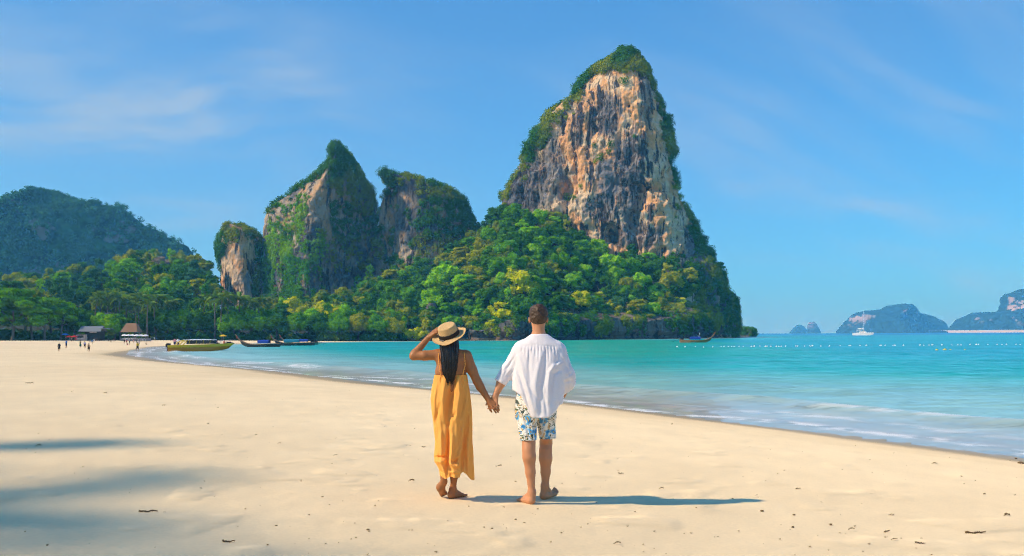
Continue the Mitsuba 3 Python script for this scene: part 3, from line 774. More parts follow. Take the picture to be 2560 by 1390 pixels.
while tries < 9000:
    tries += 1
    px = rng.uniform(-60, 1842)
    d0, d1, h = col_data(px)
    d = d0 + (d1 + 12 - d0) * rng.random() ** 0.9 - 2
    if px < 1000: d = max(d, 436)
    x, y = where_px(px, d)
    s = rng.uniform(0.50, 1.0) if rng.random() < 0.8 else rng.uniform(1.0, 1.5)
    if near_other(x, y, 7.2 * s): continue
    placed.append((x, y))
    pl = JUNGLE[rng.integers(len(JUNGLE))]
    spots.append([d, px, pl, x, y, s, rng.uniform(0, 360), None, None])
sx, sy = np.array([q[3] for q in spots]), np.array([q[4] for q in spots])
si_ = inland(sx, sy)
szz = ground_z(sx, sy, si_)
ok = si_ > 4.0
order = sorted([i for i in range(len(spots)) if ok[i]], key=lambda i: spots[i][0])
cover = np.zeros((700, 1400), bool)              # which parts of the view are already taken, half resolution
gy, gx = np.mgrid[0:700, 0:1400]
seen = []
for i in order:
    d, px, pl, x, y, s, rot, mat, lab = spots[i]
    c = np.array([x, y, szz[i] + pl.hc * s])
    cx, cy = pix(c); r = pl.R * s / d * F / 2; rv = pl.H * s / d * F / 2
    x0, x1, y0_, y1 = int((cx + 200) / 2 - r), int((cx + 200) / 2 + r) + 1, int(cy / 2 - rv), int(cy / 2 + rv) + 1
    sl = (slice(max(y0_, 0), max(y1, 0)), slice(max(x0, 0), max(x1, 0)))
    e = ((gx[sl] - (cx + 200) / 2) / r) ** 2 + ((gy[sl] - cy / 2) / rv) ** 2 < 0.9
    new = e & ~cover[sl]
    area = int(new.sum())
    cover[sl] |= e
    if area > 9 or lab: seen.append((area + (500 if mat else 0), i, cx, cy))
seen.sort(key=lambda q: -q[0])
HUE = {'dark': 'dark green', 'green': 'mid green', 'bright': 'bright green', 'olive': 'olive green', 'yellow': 'yellow green', 'blue': 'bluish green', 'dry': 'pale leafless looking', 'palm': 'green'}
rng = np.random.default_rng(5)


def region(cx, cy, s):
    cols = [(60, 'at the far left edge'), (130, 'left of the blue parasol'), (205, 'above the pinkish kiosk'), (270, 'above the grey roofed hut'), (310, 'between the two huts'), (375, 'around the thatched hut'), (420, 'left of the speedboat'), (500, 'above the speedboat\'s stern'), (580, 'above the speedboat\'s bow'),
            (640, 'above the nearest longtail'), (700, 'above the longtail prows'), (790, 'above the rightmost longtail'), (880, 'right of the longtails'), (960, 'between longtails and woman'), (1030, 'left of the woman'), (1085, 'above the woman\'s raised hand'), (1165, 'above the woman\'s hat'),
            (1215, 'right of the woman\'s hat'), (1265, 'between the two heads'), (1315, 'left of the man\'s head'), (1375, 'above the man\'s head'), (1430, 'right of the man\'s head'), (1490, 'above the man\'s shoulder'), (1560, 'right of the man'), (1640, 'left of the lone longtail'), (1700, 'above the lone longtail\'s stern'), (1760, 'above the lone longtail'), (9999, 'at the land\'s right end')]
    a = next(t for x_, t in cols if cx < x_)
    rows = [(560, 'top of the slope'), (620, 'upper slope'), (670, 'upper middle slope'), (710, 'middle slope'), (745, 'low middle slope'), (780, 'lower slope'), (810, 'second row'), (9999, 'at the shore')]
    if cx < 545: rows = [(690, 'top of the low hill'), (720, 'low hill'), (750, 'behind the palms'), (785, 'upper row'), (9999, 'front row')]
    return next(t for y_, t in rows if cy < y_) + ', ' + a


rest, n_same, made_ = [], {}, []
for rank, (area, i, cx, cy) in enumerate(seen):
    d, px, pl, x, y, s, rot, mat, lab = spots[i]
    if mat is None:
        mat = None
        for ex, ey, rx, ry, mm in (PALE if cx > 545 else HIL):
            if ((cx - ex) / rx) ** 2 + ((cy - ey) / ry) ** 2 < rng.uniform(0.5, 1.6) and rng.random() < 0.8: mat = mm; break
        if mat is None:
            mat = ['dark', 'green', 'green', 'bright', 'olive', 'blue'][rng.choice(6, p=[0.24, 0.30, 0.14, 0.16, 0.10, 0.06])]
            if cx > 1650: mat = ['dark', 'dark', 'olive'][rng.integers(3)]
    pos = np.array([x, y, szz[i] - 0.3])
    if rank < 300:
        kind = {'palm_tree': 'coconut palm', 'beach_tree': 'broad beach tree', 'casuarina_tree': 'feathery casuarina', 'shrub': 'rounded bush'}.get(pl.name, 'forest tree')
        lb = (HUE[mat] + ' ' if pl.name != 'palm_tree' else '') + kind + ', ' + region(cx, cy, s)
        lb =  ('big ' if s > 1.0 else 'small ' if s < 0.68 else '') + lb if pl.name == 'forest_tree' else lb
        n_same[lb] = n_same.get(lb, 0) + 1
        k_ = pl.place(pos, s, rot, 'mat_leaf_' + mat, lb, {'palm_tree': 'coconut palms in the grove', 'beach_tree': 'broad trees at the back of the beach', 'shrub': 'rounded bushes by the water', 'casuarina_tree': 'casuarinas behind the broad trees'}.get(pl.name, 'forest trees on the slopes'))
        made_.append((lb, cx, k_))
    else:
        rest.append((LIGHT[rank % 3] if pl.name == 'forest_tree' else pl).merged(pos, s, rot))
for lb in set(q[0] for q in made_):
    same = sorted([q for q in made_ if q[0] == lb], key=lambda q: q[1])
    if len(same) > 1:
        for n, q in enumerate(same):
            labels[q[2]]['label'] = lb + ', ' + ('left one', 'right one')[n] if len(same) == 2 else lb + ', ' + ('leftmost', 'second', 'third', 'fourth', 'fifth', 'sixth', 'seventh', 'eighth')[min(n, 7)] + f" of {len(same)}"
if rest:
    v, f = cat([(a, b) for a, b, _ in rest])
    put('forest', (v, f), 'mat_scrub', uv=np.vstack([u for _, _, u in rest]))
    tag('forest', 'mass of smaller forest trees on the slopes', 'forest', kind='stuff')
print('trees', len(seen), 'rest', len(rest))


ug = []
for k in range(380):
    px = rng.uniform(-70, 1010) if k % 3 else rng.uniform(-70, 200) if k % 2 else rng.uniform(380, 1010)
    d = float(np.interp(px, [-70, 60, 150, 300, 420, 700, 1010], [372, 378, 392, 402, 418, 428, 441])) + rng.uniform(0, 26) - (2 if px > 400 else -6)
    x, y = where_px(px, d)
    s = rng.uniform(0.45, 0.95)
    if float(inland(np.array([x]), np.array([y]))[0]) < 4: continue
    v, f, uv = BUSH[k % 2].merged(np.array([x, y, gz(x, y) - 0.4]), s, rng.uniform(0, 360))
    ug.append((v, f, uv))
v, f = cat([(a, b) for a, b, _ in ug])
put('undergrowth', (v, f), 'mat_scrub', uv=np.vstack([u for _, _, u in ug]))
tag('undergrowth', 'dark undergrowth between the trunks at the back of the beach', 'undergrowth', kind='stuff')


# ---------------------------------------------------------------- scrub and creepers on the rocks
def scrub(key, src, want, count, rmin, rmax, per, size, mat, label, seed, flat=0.9, hang=0.0, category='scrub'):
    V, N = SURF[src]
    if N is None:
        du = np.gradient(V, axis=1); dv = np.gradient(V, axis=0)
        N = np.cross(du, dv); N /= np.linalg.norm(N, axis=-1, keepdims=True) + 1e-9
    rng = np.random.default_rng(seed)
    px, py = pix(V)
    facing = (N * (CAM - V)).sum(-1) / np.linalg.norm(CAM - V, axis=-1) > -0.25
    w = np.where(facing, want(px, py, V, N), 0.0).ravel()
    p = np.clip(w, 0, None); p = p / p.sum()
    ids = rng.choice(len(p), count, p=p)
    P, NN = V.reshape(-1, 3)[ids], N.reshape(-1, 3)[ids]
    r = rng.uniform(rmin, rmax, count) * (0.7 + 0.6 * meshkit.noise(P / 12, seed))
    C = P + NN * (r * 0.35)[:, None]
    if hang:
        C2, r2 = [C], [r]
        for k in range(1, 4):
            C2.append(C - [0, 0, hang * k] + rng.normal(0, 0.4, C.shape)); r2.append(r * (1 - 0.18 * k))
        C, r = np.vstack(C2), np.concatenate(r2)
    v, f, uv = clumps(C, r, per, size, rng, flat, core=0.0, bias=0.2, tone=rng.random(len(r)))
    put(key, (v, f), mat, uv=uv)
    tag(key, label, category, kind='stuff')


def band(px, py, pts, width, soft=8):
    """1 near a polyline of pixels."""
    d = np.full(px.shape, 1e9)
    for (ax, ay), (bx_, by_) in zip(pts[:-1], pts[1:]):
        t = np.clip(((px - ax) * (bx_ - ax) + (py - ay) * (by_ - ay)) / ((bx_ - ax) ** 2 + (by_ - ay) ** 2 + 1e-9), 0, 1)
        d = np.minimum(d, np.hypot(px - ax - t * (bx_ - ax), py - ay - t * (by_ - ay)))
    return ss(width + soft, width - soft, d)


def patchy(V, s, lim, seed): return ss(lim, lim + 0.12, fbn(V / s, 3, seed))


def want_big(px, py, V, N):
    capy = np.interp(px, [1400, 1440, 1470, 1500, 1530, 1590, 1612, 1640], [262, 215, 196, 180, 172, 172, 186, 235])
    c = ss(6, -10, py - capy) * 1.2 * (0.25 + 0.75 * patchy(V, 7, 0.40, 31))
    left = np.interp(py, [120, 215, 300, 362, 406, 450, 500], [1520, 1432, 1358, 1322, 1288, 1264, 1254])
    wd = np.interp(py, [120, 215, 300, 406, 450, 490], [50, 26, 32, 44, 26, 16])
    e = ss(4, -8, px - left - wd) * patchy(V, 9, 0.40, 3) * (py < 500)
    rb = np.interp(py, [150, 182, 264, 362, 455, 526, 636, 680, 720, 860], [1610, 1619, 1647, 1659, 1687, 1712, 1738, 1700, 1650, 1640])
    sh = ss(-6, 6, px - rb) * np.interp(py, [600, 640, 720, 770, 850], [1.0, 1.5, 1.5, 0.5, 0.2])
    led = 0.05 * patchy(V, 14, 0.58, 7) * (N[..., 2] > 0.15) * (py < 560)
    return c + e * 0.9 + sh * (0.35 + 0.65 * patchy(V, 12, 0.42, 8)) * 0.9 + led


scrub('cliff_scrub', 'limestone_cliff', want_big, 1900, 1.2, 3.3, 17, 0.68, 'mat_scrub', 'green scrub on the crest, left edge and shaded right side of the tall rock', 21)


def want_t2(px, py, V, N):
    top = np.clip((py - 350) / 60, 0.25, 1) * ss(6, -14, py - np.interp(px, [680, 740, 800, 830, 860, 900, 940], [540, 480, 450, 470, 470, 470, 540]))
    top = top * (0.15 + 0.85 * patchy(V, 8, 0.42, 33))
    right = (px > 826) * (0.30 + 0.7 * patchy(V, 14, 0.42, 5)) * np.interp(py, [560, 640, 700], [1, 0.5, 0.15])
    return top + right * 0.8 + 0.12 * patchy(V, 10, 0.56, 9) * (px < 810)


scrub('cliff_scrub_001', 'limestone_cliff_001', want_t2, 950, 1.4, 3.4, 18, 0.66, 'mat_scrub', 'dark scrub on the crest and the shaded face of the pointed tower', 22)
scrub('cliff_vine', 'limestone_cliff_001', lambda px, py, V, N: band(px, py, [(690, 560), (682, 640), (660, 750)], 16) * 1.5 + band(px, py, [(712, 560), (720, 650), (700, 740)], 14) + band(px, py, [(790, 600), (765, 680), (745, 750)], 26) * 0.9
      + band(px, py, [(760, 500), (735, 560)], 16) * 0.9 + band(px, py, [(735, 610), (740, 700)], 10) * 0.7 + band(px, py, [(800, 720), (680, 750)], 16) + band(px, py, [(700, 520), (760, 560), (770, 640)], 12) * 0.7, 460, 1.3, 2.6, 18, 0.6, 'mat_vine', 'bright green creepers hanging down the left face of the pointed tower', 23, hang=3.4, category='creeper')
scrub('cliff_scrub_002', 'limestone_cliff_002', lambda px, py, V, N: ss(8, -10, py - np.interp(px, [540, 575, 600, 640, 665], [640, 598, 592, 590, 640])) + band(px, py, [(652, 600), (650, 660), (632, 740)], 11) * 0.8 + band(px, py, [(545, 610), (545, 660)], 8) * 0.7,
      240, 1.3, 3.0, 20, 0.62, 'mat_scrub', 'scrub on the top and right side of the small tower', 24, hang=2.0)


def want_t3(px, py, V, N):
    d = ss(1030, 1060, px) * (0.5 + 0.5 * patchy(V, 13, 0.40, 3)) * (1 - 0.9 * band(px, py, [(1034, 450), (1030, 500)], 9)) * (1 - 0.8 * band(px, py, [(1064, 480), (1068, 515)], 6)) * (1 - 0.85 * band(px, py, [(1012, 560), (1040, 600)], 8))
    return d + 0.9 * (py < np.interp(px, [950, 1000, 1050], [455, 450, 460])) + 0.45 * patchy(V, 12, 0.44, 5)


scrub('cliff_scrub_003', 'limestone_cliff_003', want_t3, 1250, 1.5, 3.6, 17, 0.68, 'mat_scrub', 'dense green scrub covering the right part of the broad rock', 25)
scrub('cliff_scrub_004', 'shore_cliff', lambda px, py, V, N: (V[..., 2] > 5.0) * (0.35 + 0.65 * patchy(V, 9, 0.42, 4)) * (1 + 1.5 * (V[..., 2] > 9)), 520, 1.2, 2.6, 20, 0.58, 'mat_scrub', 'bushes hanging over the dark rock wall along the water', 26, hang=1.1)
scrub('cliff_scrub_005', 'rock_islet', lambda px, py, V, N: (py < 838) * 1.0, 110, 1.2, 2.4, 20, 0.58, 'mat_scrub', 'dark bushes covering the small islet', 27)
scrub('cliff_scrub_006', 'rock_outcrop', lambda px, py, V, N: ss(760, 740, py) * patchy(V, 5, 0.5, 4) + 0.3 * (py > 800), 36, 0.8, 1.6, 22, 0.5, 'mat_scrub', 'scrub on the grey rock outcrop', 28)
scrub('hill_forest', 'hill', lambda px, py, V, N: (px > -60) * (0.10 + (N[..., 2] > 0.35) * 1.0), 1500, 3.5, 7.5, 1.1, 2.2, 'mat_leaf_blue', 'tree crowns covering the dark hill at the far left', 29, category='forest')
# ---------------------------------------------------------------- people: one smooth surface from rounded bones
class Field:
    """A signed distance field on a grid; shapes are blended in smoothly, then meshed."""
    def __init__(self, lo, hi, h):
        self.lo = np.array(lo, float); self.h = h
        self.n = np.ceil((np.array(hi) - self.lo) / h).astype(int) + 1
        self.f = np.full(self.n, 0.3, np.float32)

    def sub(self, lo, hi):
        a = np.clip(np.floor((np.array(lo) - self.lo) / self.h).astype(int), 0, self.n - 1)
        b = np.clip(np.ceil((np.array(hi) - self.lo) / self.h).astype(int) + 1, 1, self.n)
        g = np.meshgrid(*[self.lo[i] + self.h * np.arange(a[i], b[i]) for i in range(3)], indexing='ij')
        return (slice(a[0], b[0]), slice(a[1], b[1]), slice(a[2], b[2])), np.stack(g, -1)

    def blend(self, sl, d, k):
        f = self.f[sl]
        if k <= 0: self.f[sl] = np.minimum(f, d); return
        e = np.clip(0.5 + 0.5 * (f - d) / k, 0, 1)
        self.f[sl] = f * (1 - e) + d * e - k * e * (1 - e)

    def bone(self, a, b, ra, rb, k=0.02):
        a, b = np.asarray(a, float), np.asarray(b, float)
        m = max(ra, rb) + k + 3 * self.h
        sl, p = self.sub(np.minimum(a, b) - m, np.maximum(a, b) + m)
        ab = b - a
        t = np.clip(((p - a) @ ab) / (ab @ ab + 1e-12), 0, 1)
        d = np.linalg.norm(p - a - t[..., None] * ab, axis=-1) - (ra + (rb - ra) * t)
        self.blend(sl, d, k); return self

    def chain(self, pts, rs, k=0.02):
        for i in range(len(pts) - 1): self.bone(pts[i], pts[i + 1], rs[i], rs[i + 1], k)
        return self

    def ball(self, c, r, k=0.02, R=None):
        c, r = np.asarray(c, float), np.broadcast_to(np.asarray(r, float), 3)
        m = r.max() + k + 3 * self.h
        sl, p = self.sub(c - m, c + m)
        q = p - c
        if R is not None: q = q @ R
        k0 = np.linalg.norm(q / r, axis=-1); k1 = np.linalg.norm(q / r ** 2, axis=-1)
        self.blend(sl, k0 * (k0 - 1) / np.maximum(k1, 1e-6), k); return self

    def loft(self, z, cx, cy, rx, ry, k=0.02, power=2.0):
        """Elliptic sections stacked over z (rising)."""
        z = np.asarray(z, float)
        m = k + 3 * self.h
        lo = [np.min(np.array(cx) - rx) - m, np.min(np.array(cy) - ry) - m, z[0] - m]
        hi = [np.max(np.array(cx) + rx) + m, np.max(np.array(cy) + ry) + m, z[-1] + m]
        sl, p = self.sub(lo, hi)
        zz = p[0, 0, :, 2]
        CX, CY, RX, RY = (np.interp(zz, z, np.broadcast_to(v, z.shape)) for v in (cx, cy, rx, ry))
        q = (np.abs((p[..., 0] - CX) / RX) ** power + np.abs((p[..., 1] - CY) / RY) ** power) ** (1 / power)
        d = (q - 1) * np.minimum(RX, RY)
        d = np.maximum(d, np.maximum(z[0] - p[..., 2], p[..., 2] - z[-1]))
        self.blend(sl, d, k); return self

    def cut(self, fn):
        """Keeps only where fn(points) < 0."""
        _, p = self.sub(self.lo, self.lo + self.h * (self.n - 1))
        self.f = np.maximum(self.f, fn(p).astype(np.float32)); return self

    def mesh(self):
        f = self.f; s = f < 0
        n = np.array(f.shape)
        # cells that the surface crosses
        c = np.zeros(n - 1, int)
        for dx, dy, dz in np.ndindex(2, 2, 2): c += s[dx:n[0] - 1 + dx, dy:n[1] - 1 + dy, dz:n[2] - 1 + dz]
        cells = np.argwhere((c > 0) & (c < 8))
        idx = np.full(n - 1, -1); idx[tuple(cells.T)] = np.arange(len(cells))
        acc = np.zeros((len(cells), 3)); cnt = np.zeros(len(cells))
        for ax in range(3):
            for u, v in np.ndindex(2, 2):
                o = np.insert([u, v], ax, 0); e = o.copy(); e[ax] = 1
                A = f[tuple((cells + o).T)]; B = f[tuple((cells + e).T)]
                x = (A < 0) != (B < 0)
                t = np.where(x, A / np.where(A == B, 1, A - B), 0)
                q = np.repeat(o[None].astype(float), len(cells), 0); q[:, ax] += t
                acc += q * x[:, None]; cnt += x
        V = self.lo + self.h * (cells + acc / np.maximum(cnt, 1)[:, None])
        Q = []
        for ax in range(3):
            a, b = [(1, 2), (2, 0), (0, 1)][ax]
            sl0 = [slice(None)] * 3; sl1 = [slice(None)] * 3
            sl0[ax] = slice(0, -1); sl1[ax] = slice(1, None)
            x = s[tuple(sl0)] != s[tuple(sl1)]
            e = np.argwhere(x)
            e = e[(e[:, a] > 0) & (e[:, b] > 0) & (e[:, a] < n[a] - 1) & (e[:, b] < n[b] - 1)]
            ea = np.zeros(3, int); ea[a] = 1; eb = np.zeros(3, int); eb[b] = 1
            q = np.stack([idx[tuple((e - ea - eb).T)], idx[tuple((e - eb).T)], idx[tuple(e.T)], idx[tuple((e - ea).T)]], 1)
            inside = s[tuple(e.T)]
            q[~inside] = q[~inside][:, ::-1]
            Q.append(q)
        Q = np.vstack(Q)
        return V, np.vstack([Q[:, [0, 1, 2]], Q[:, [0, 2, 3]]])


def taubin(V, Fc, it=6):
    from scipy.sparse import coo_matrix, diags
    e = np.vstack([Fc[:, [0, 1]], Fc[:, [1, 2]], Fc[:, [2, 0]]])
    A = coo_matrix((np.ones(len(e)), (e[:, 0], e[:, 1])), shape=(len(V),) * 2).tocsr(); A = ((A + A.T) > 0).astype(float)
    A = diags(1 / np.maximum(np.asarray(A.sum(1)).ravel(), 1)) @ A
    for _ in range(it):
        for lam in (0.5, -0.52): V = V + lam * (A @ V - V)
    return V, Fc


def unit(v): return np.asarray(v, float) / np.linalg.norm(v)


def hand(fd, wrist, fwd, back, side, curl, scale=1.0, spread=0.12, thumb=0.7, k=0.006, thumb_curl=0.5):
    """A hand from the wrist: fwd runs along the fingers, back out of the back of the hand, side=+1 when the thumb is on the left of fwd seen from the back.
    curl: the bend of each finger joint in radians, forefinger to little finger."""
    f = unit(fwd); b = unit(np.asarray(back, float) - f * np.dot(back, f)); r = np.cross(b, f) * side     # r: towards the thumb
    s = scale
    P = lambda u, v, w: np.asarray(wrist) + s * (u * r + v * f + w * b)
    # palm
    for u in (-0.026, -0.009, 0.009, 0.026):
        fd.bone(P(u * 0.6, 0.005, 0), P(u, 0.078 - abs(u) * 0.3, 0.002), 0.0155 * s, 0.0125 * s, 0.012)
    fd.bone(P(0.018, 0.015, -0.006), P(0.030, 0.045, -0.008), 0.015 * s, 0.013 * s, 0.012)
    L = ((0.042, 0.025, 0.020), (0.046, 0.029, 0.021), (0.042, 0.027, 0.020), (0.033, 0.020, 0.018))
    for i, u in enumerate((0.030, 0.010, -0.010, -0.029)):
        a = P(u, 0.084 - abs(u + 0.004) * 0.35, 0.002); ang = 0.0; sp = spread * (1.5 - i)
        rad_ = (0.0098, 0.0100, 0.0094, 0.0084)[i] * s
        for j in range(3):
            ang += curl[i] * (0.8, 1.1, 0.7)[j]
            d = math.cos(ang) * (f + sp * r) - math.sin(ang) * b
            e = a + s * L[i][j] * unit(d)
            fd.bone(a, e, rad_ * (1, 0.93, 0.86)[j], rad_ * (0.93, 0.86, 0.72)[j], k * 0.6); a = e
    a = P(0.028, 0.022, -0.006); d = unit(f * (1 - thumb * 0.4) + r * thumb - b * 0.35)
    for j, l in enumerate((0.034, 0.030, 0.024)):
        e = a + s * l * d
        fd.bone(a, e, (0.0135, 0.0115, 0.0105)[j] * s, (0.0115, 0.0105, 0.0085)[j] * s, k); a = e
        d = unit(d * 1.0 - b * thumb_curl * 0.45 + f * 0.25 - r * thumb_curl * 0.3)


def foot(fd, ankle, heel, toe, up=(0, 0, 1), toes_up=0.0, s=1.0, ra=0.034, big=1):
    """Foot: heel and toe are points on the sole; big=+1: the big toe lies on the left of the walking direction."""
    heel, toe, up = np.asarray(heel, float), np.asarray(toe, float), unit(up)
    f = unit(toe - heel); l = np.linalg.norm(toe - heel); side = np.cross(up, f)
    P = lambda a, b, c: heel + f * l * a + side * b * s + up * c * s
    fd.bone(ankle, P(0.05, 0, 0.045), ra * s, 0.034 * s, 0.02)
    fd.bone(P(0.04, 0, 0.033), P(0.16, 0, 0.034), 0.033 * s, 0.032 * s, 0.02)
    fd.bone(np.asarray(ankle) - up * 0.01, P(0.55, 0.008 * big, 0.040), ra * 0.95 * s, 0.024 * s, 0.03)
    fd.bone(P(0.1, -0.006 * big, 0.024), P(0.70, -0.024 * big, 0.018), 0.026 * s, 0.019 * s, 0.025)
    fd.bone(P(0.1, 0.006 * big, 0.026), P(0.74, 0.024 * big, 0.020), 0.026 * s, 0.021 * s, 0.025)
    for i, (b, l0, l1, r) in enumerate(((0.031, 0.76, 0.99, 0.0125), (0.012, 0.77, 0.98, 0.0095), (-0.003, 0.76, 0.94, 0.009), (-0.018, 0.74, 0.90, 0.0085), (-0.031, 0.71, 0.84, 0.008))):
        a = P(l0, b * big, 0.014); c = P(l1, b * 1.1 * big, 0.012) + up * toes_up * (1.0 - 0.12 * i)
        fd.bone(a, c, r * s * 1.1, r * s, 0.008)


def creases(V, folds, yc, amount=1.0, front=False):
    """Pushes the camera-side cloth in (or out) along lines given in photograph pixels: (points, width, depth)."""
    px, py = pix(V)
    back = ss(yc + 0.03, yc - 0.05, V[:, 1])
    d = np.zeros(len(V))
    for pts, wd, dp in folds:
        e = np.full(len(V), 1e9); tt = np.zeros(len(V))
        n = len(pts) - 1
        for i in range(n):
            (ax, ay), (bx_, by_) = pts[i], pts[i + 1]
            t = np.clip(((px - ax) * (bx_ - ax) + (py - ay) * (by_ - ay)) / ((bx_ - ax) ** 2 + (by_ - ay) ** 2 + 1e-9), 0, 1)
            q = np.hypot(px - ax - t * (bx_ - ax), py - ay - t * (by_ - ay))
            tt = np.where(q < e, (i + t) / n, tt); e = np.minimum(e, q)
        d += dp * np.exp(-(e / wd) ** 2) * np.sin(np.pi * np.clip(0.12 + 0.76 * tt, 0, 1))
    V = V.copy(); V[:, 1] += d * back * amount
    return V


SKIN_W, SKIN_M = (0.37, 0.150, 0.055), (0.56, 0.255, 0.125)


def skin(rgb):
    c = mi.Color3f(rgb)
    fn = lambda p, n, uv: mi.Color3f(rgb) * (0.90 + 0.2 * fbm(p.x * 14, p.y * 14, p.z * 14, 3))
    return princ(fn, 0.48, 0.38)


scene['mat_skin_woman'] = skin(SKIN_W)
scene['mat_skin_man'] = skin(SKIN_M)
scene['mat_hair_black'] = princ(lambda p, n, uv: mix((0.006, 0.005, 0.005), (0.020, 0.015, 0.012), noise(p.x * 90, p.y * 40, p.z * 7)), 0.34, 0.6)
scene['mat_hair_brown'] = princ(lambda p, n, uv: mix((0.035, 0.020, 0.012), (0.10, 0.058, 0.034), noise(p.x * 110, p.y * 60, p.z * 60)), 0.5, 0.4)


def weave(rgb, k=420.0):
    return lambda p, n, uv: mi.Color3f(rgb) * (0.93 + 0.10 * noise(p.x * k, p.y * k, p.z * k * 0.6) + 0.06 * fbm(p.x * 9, p.y * 9, p.z * 5, 2))


def cloth(fn, trans):
    return {'type': 'principledthin', 'base_color': proc(fn), 'roughness': 0.85, 'spec_trans': 0.0, 'diff_trans': trans, 'eta': 1.12}


scene['mat_dress'] = cloth(weave((0.95, 0.465, 0.115)), 0.35)
scene['mat_shirt'] = cloth(weave((0.90, 0.87, 0.90)), 0.35)


def m_floral(p, n, uv):
    x, z = p.x * 17.5 + 0.6 * noise(p.x * 30, p.y * 30, p.z * 30), p.z * 14.0 + 0.8 * noise(p.x * 22 + 5, p.y * 22, p.z * 22)
    v = voronoi(x + 0.7, z + 0.2)
    v2 = voronoi(x * 2.3 + 3, z * 2.0 + 5)
    v3 = voronoi(x * 1.5 + 9, z * 3.2)
    leafy = fbm(p.x * 42 + 3, p.y * 10, p.z * 34, 2)
    c = mi.Color3f(0.80, 0.77, 0.70)
    c = mix(c, (0.68, 0.48, 0.26), dr.select((v2[2] > 0.55) & (v2[0] < 0.36), 1.0, 0.0))
    c = mix(c, (0.06, 0.085, 0.075), dr.select((v3[1] - v3[0] < 0.13) & (v3[2] > 0.40), 1.0, 0.0))
    c = mix(c, (0.09, 0.13, 0.06), dr.select((v2[0] < 0.30) & (v2[2] < 0.22), 1.0, 0.0))
    petal = dr.select((v[2] > 0.34) & (v[0] + 0.16 * (leafy - 0.5) < 0.45), 1.0, 0.0)
    c = mix(c, mix((0.03, 0.20, 0.50), (0.20, 0.50, 0.72), smoothstep(0.15, 0.45, v[0] + 0.5 * (leafy - 0.5))), petal)
    c = mix(c, (0.72, 0.42, 0.06), dr.select((v[2] > 0.5) & (v[0] < 0.13), 1.0, 0.0))
    return c


scene['mat_shorts'] = princ(m_floral, 0.8, 0.2)
scene['mat_straw'] = princ(lambda p, n, uv: mix((0.50, 0.31, 0.125), (0.66, 0.45, 0.22), noise(p.x * 260, p.y * 260, p.z * 330)), 0.75, 0.25)
scene['mat_ribbon'] = princ((0.012, 0.010, 0.010), 0.6, 0.4)

# ---- the man
YM = 9.05
M = lambda px, py, d=0.0: W(px, py, YM + d)
gm = lambda x, y: gz(x, y)
man = num('person')
B = Field((-0.42, 8.55, 0.85), (0.85, 9.75, 3.0), 0.0065)
hc = M(1346, 797, 0.02)
skull = lambda F_: (F_.ball(hc + [0, 0.0, 0.018], (0.076, 0.094, 0.098), 0.0), F_.ball(hc + [0, 0.035, -0.045], (0.058, 0.066, 0.075), 0.03))
skull(B)
B.bone(M(1346, 815, 0.0), M(1347, 846, -0.01), 0.057, 0.064, 0.03)
for sgn in (-1, 1): B.ball(hc + [sgn * 0.084, 0.0, -0.010], (0.010, 0.021, 0.032), 0.006)
B.bone(hc + [0, 0.118, 0.005], hc + [0, 0.132, -0.022], 0.011, 0.015, 0.012)                       # nose
B.bone(hc + [-0.03, 0.10, 0.022], hc + [0.03, 0.10, 0.022], 0.012, 0.012, 0.012)                    # brow
B.bone(hc + [-0.02, 0.105, -0.062], hc + [0.02, 0.105, -0.062], 0.008, 0.008, 0.01)                 # lips
B.bone(hc + [0, 0.092, -0.096], hc + [0, 0.075, -0.10], 0.022, 0.03, 0.02)                          # chin
for q in (-1, 1): B.bone(M(1347, 846), M(1347 + q * 42, 868), 0.055, 0.058, 0.04)
B.chain([M(1347, 870), M(1345, 920), M(1343, 985), M(1341, 1010)], [0.10, 0.105, 0.095, 0.105], 0.05)
B.bone(M(1322, 885), M(1372, 885), 0.085, 0.085, 0.05)
# arms
wl_ = M(1238, 990, -0.06)
B.chain([M(1300, 872), M(1259, 944, -0.02), M(1252, 958, -0.035), wl_], [0.046, 0.040, 0.041, 0.027], 0.02)
hand(B, wl_, M(1234, 1030, -0.075) - wl_, (0.45, 0.75, 0.1), 1, (0.55, 0.75, 0.8, 0.85), 1.0, 0.05, 0.6)
wr = M(1409, 985, 0.10)
B.chain([M(1394, 874), M(1423, 944, -0.02), wr], [0.046, 0.038, 0.028], 0.02)
hand(B, wr, M(1394, 1004, 0.19) - wr, (0.9, 0.1, 0.3), 1, (0.3, 0.35, 0.4, 0.4), 0.98, 0.05, 0.5)
# legs: the left one carries him, the right one steps forward
Yl, Yr = 8.92, 9.22
Lq = lambda px, py, d=0.0: W(px, py, Yl + d)
Rq = lambda px, py, d=0.0: W(px, py, Yr + d)
B.chain([M(1322, 1018), M(1321, 1075, -0.04), Lq(1322, 1106, 0.02), Lq(1322, 1122, 0.0), Lq(1323, 1142, -0.012), Lq(1326, 1180, 0.0), Lq(1329, 1224, 0.0)], [0.082, 0.066, 0.058, 0.057, 0.059, 0.045, 0.033], 0.025)
B.bone(Lq(1318, 1130, -0.025), Lq(1320, 1160, -0.012), 0.030, 0.018, 0.03)
B.chain([M(1364, 1018), M(1366, 1075, 0.07), Rq(1365, 1106, 0.03), Rq(1364, 1126, -0.01), Rq(1364, 1146, -0.02), Rq(1364, 1180, 0.0), Rq(1363, 1212, 0.0)], [0.082, 0.066, 0.058, 0.057, 0.060, 0.045, 0.033], 0.025)
h1 = W(1331, 1255, 8.87); h1[2] = gz(h1[0], h1[1]) - 0.004
t1 = h1 + [-0.135, 0.215, 0]; t1[2] = gz(t1[0], t1[1]) - 0.002
foot(B, Lq(1330, 1230), h1 + [0, 0.03, 0], t1, ra=0.033, big=-1)
h2 = W(1357, 1237, 9.20); h2[2] = gz(h2[0], h2[1]) - 0.003
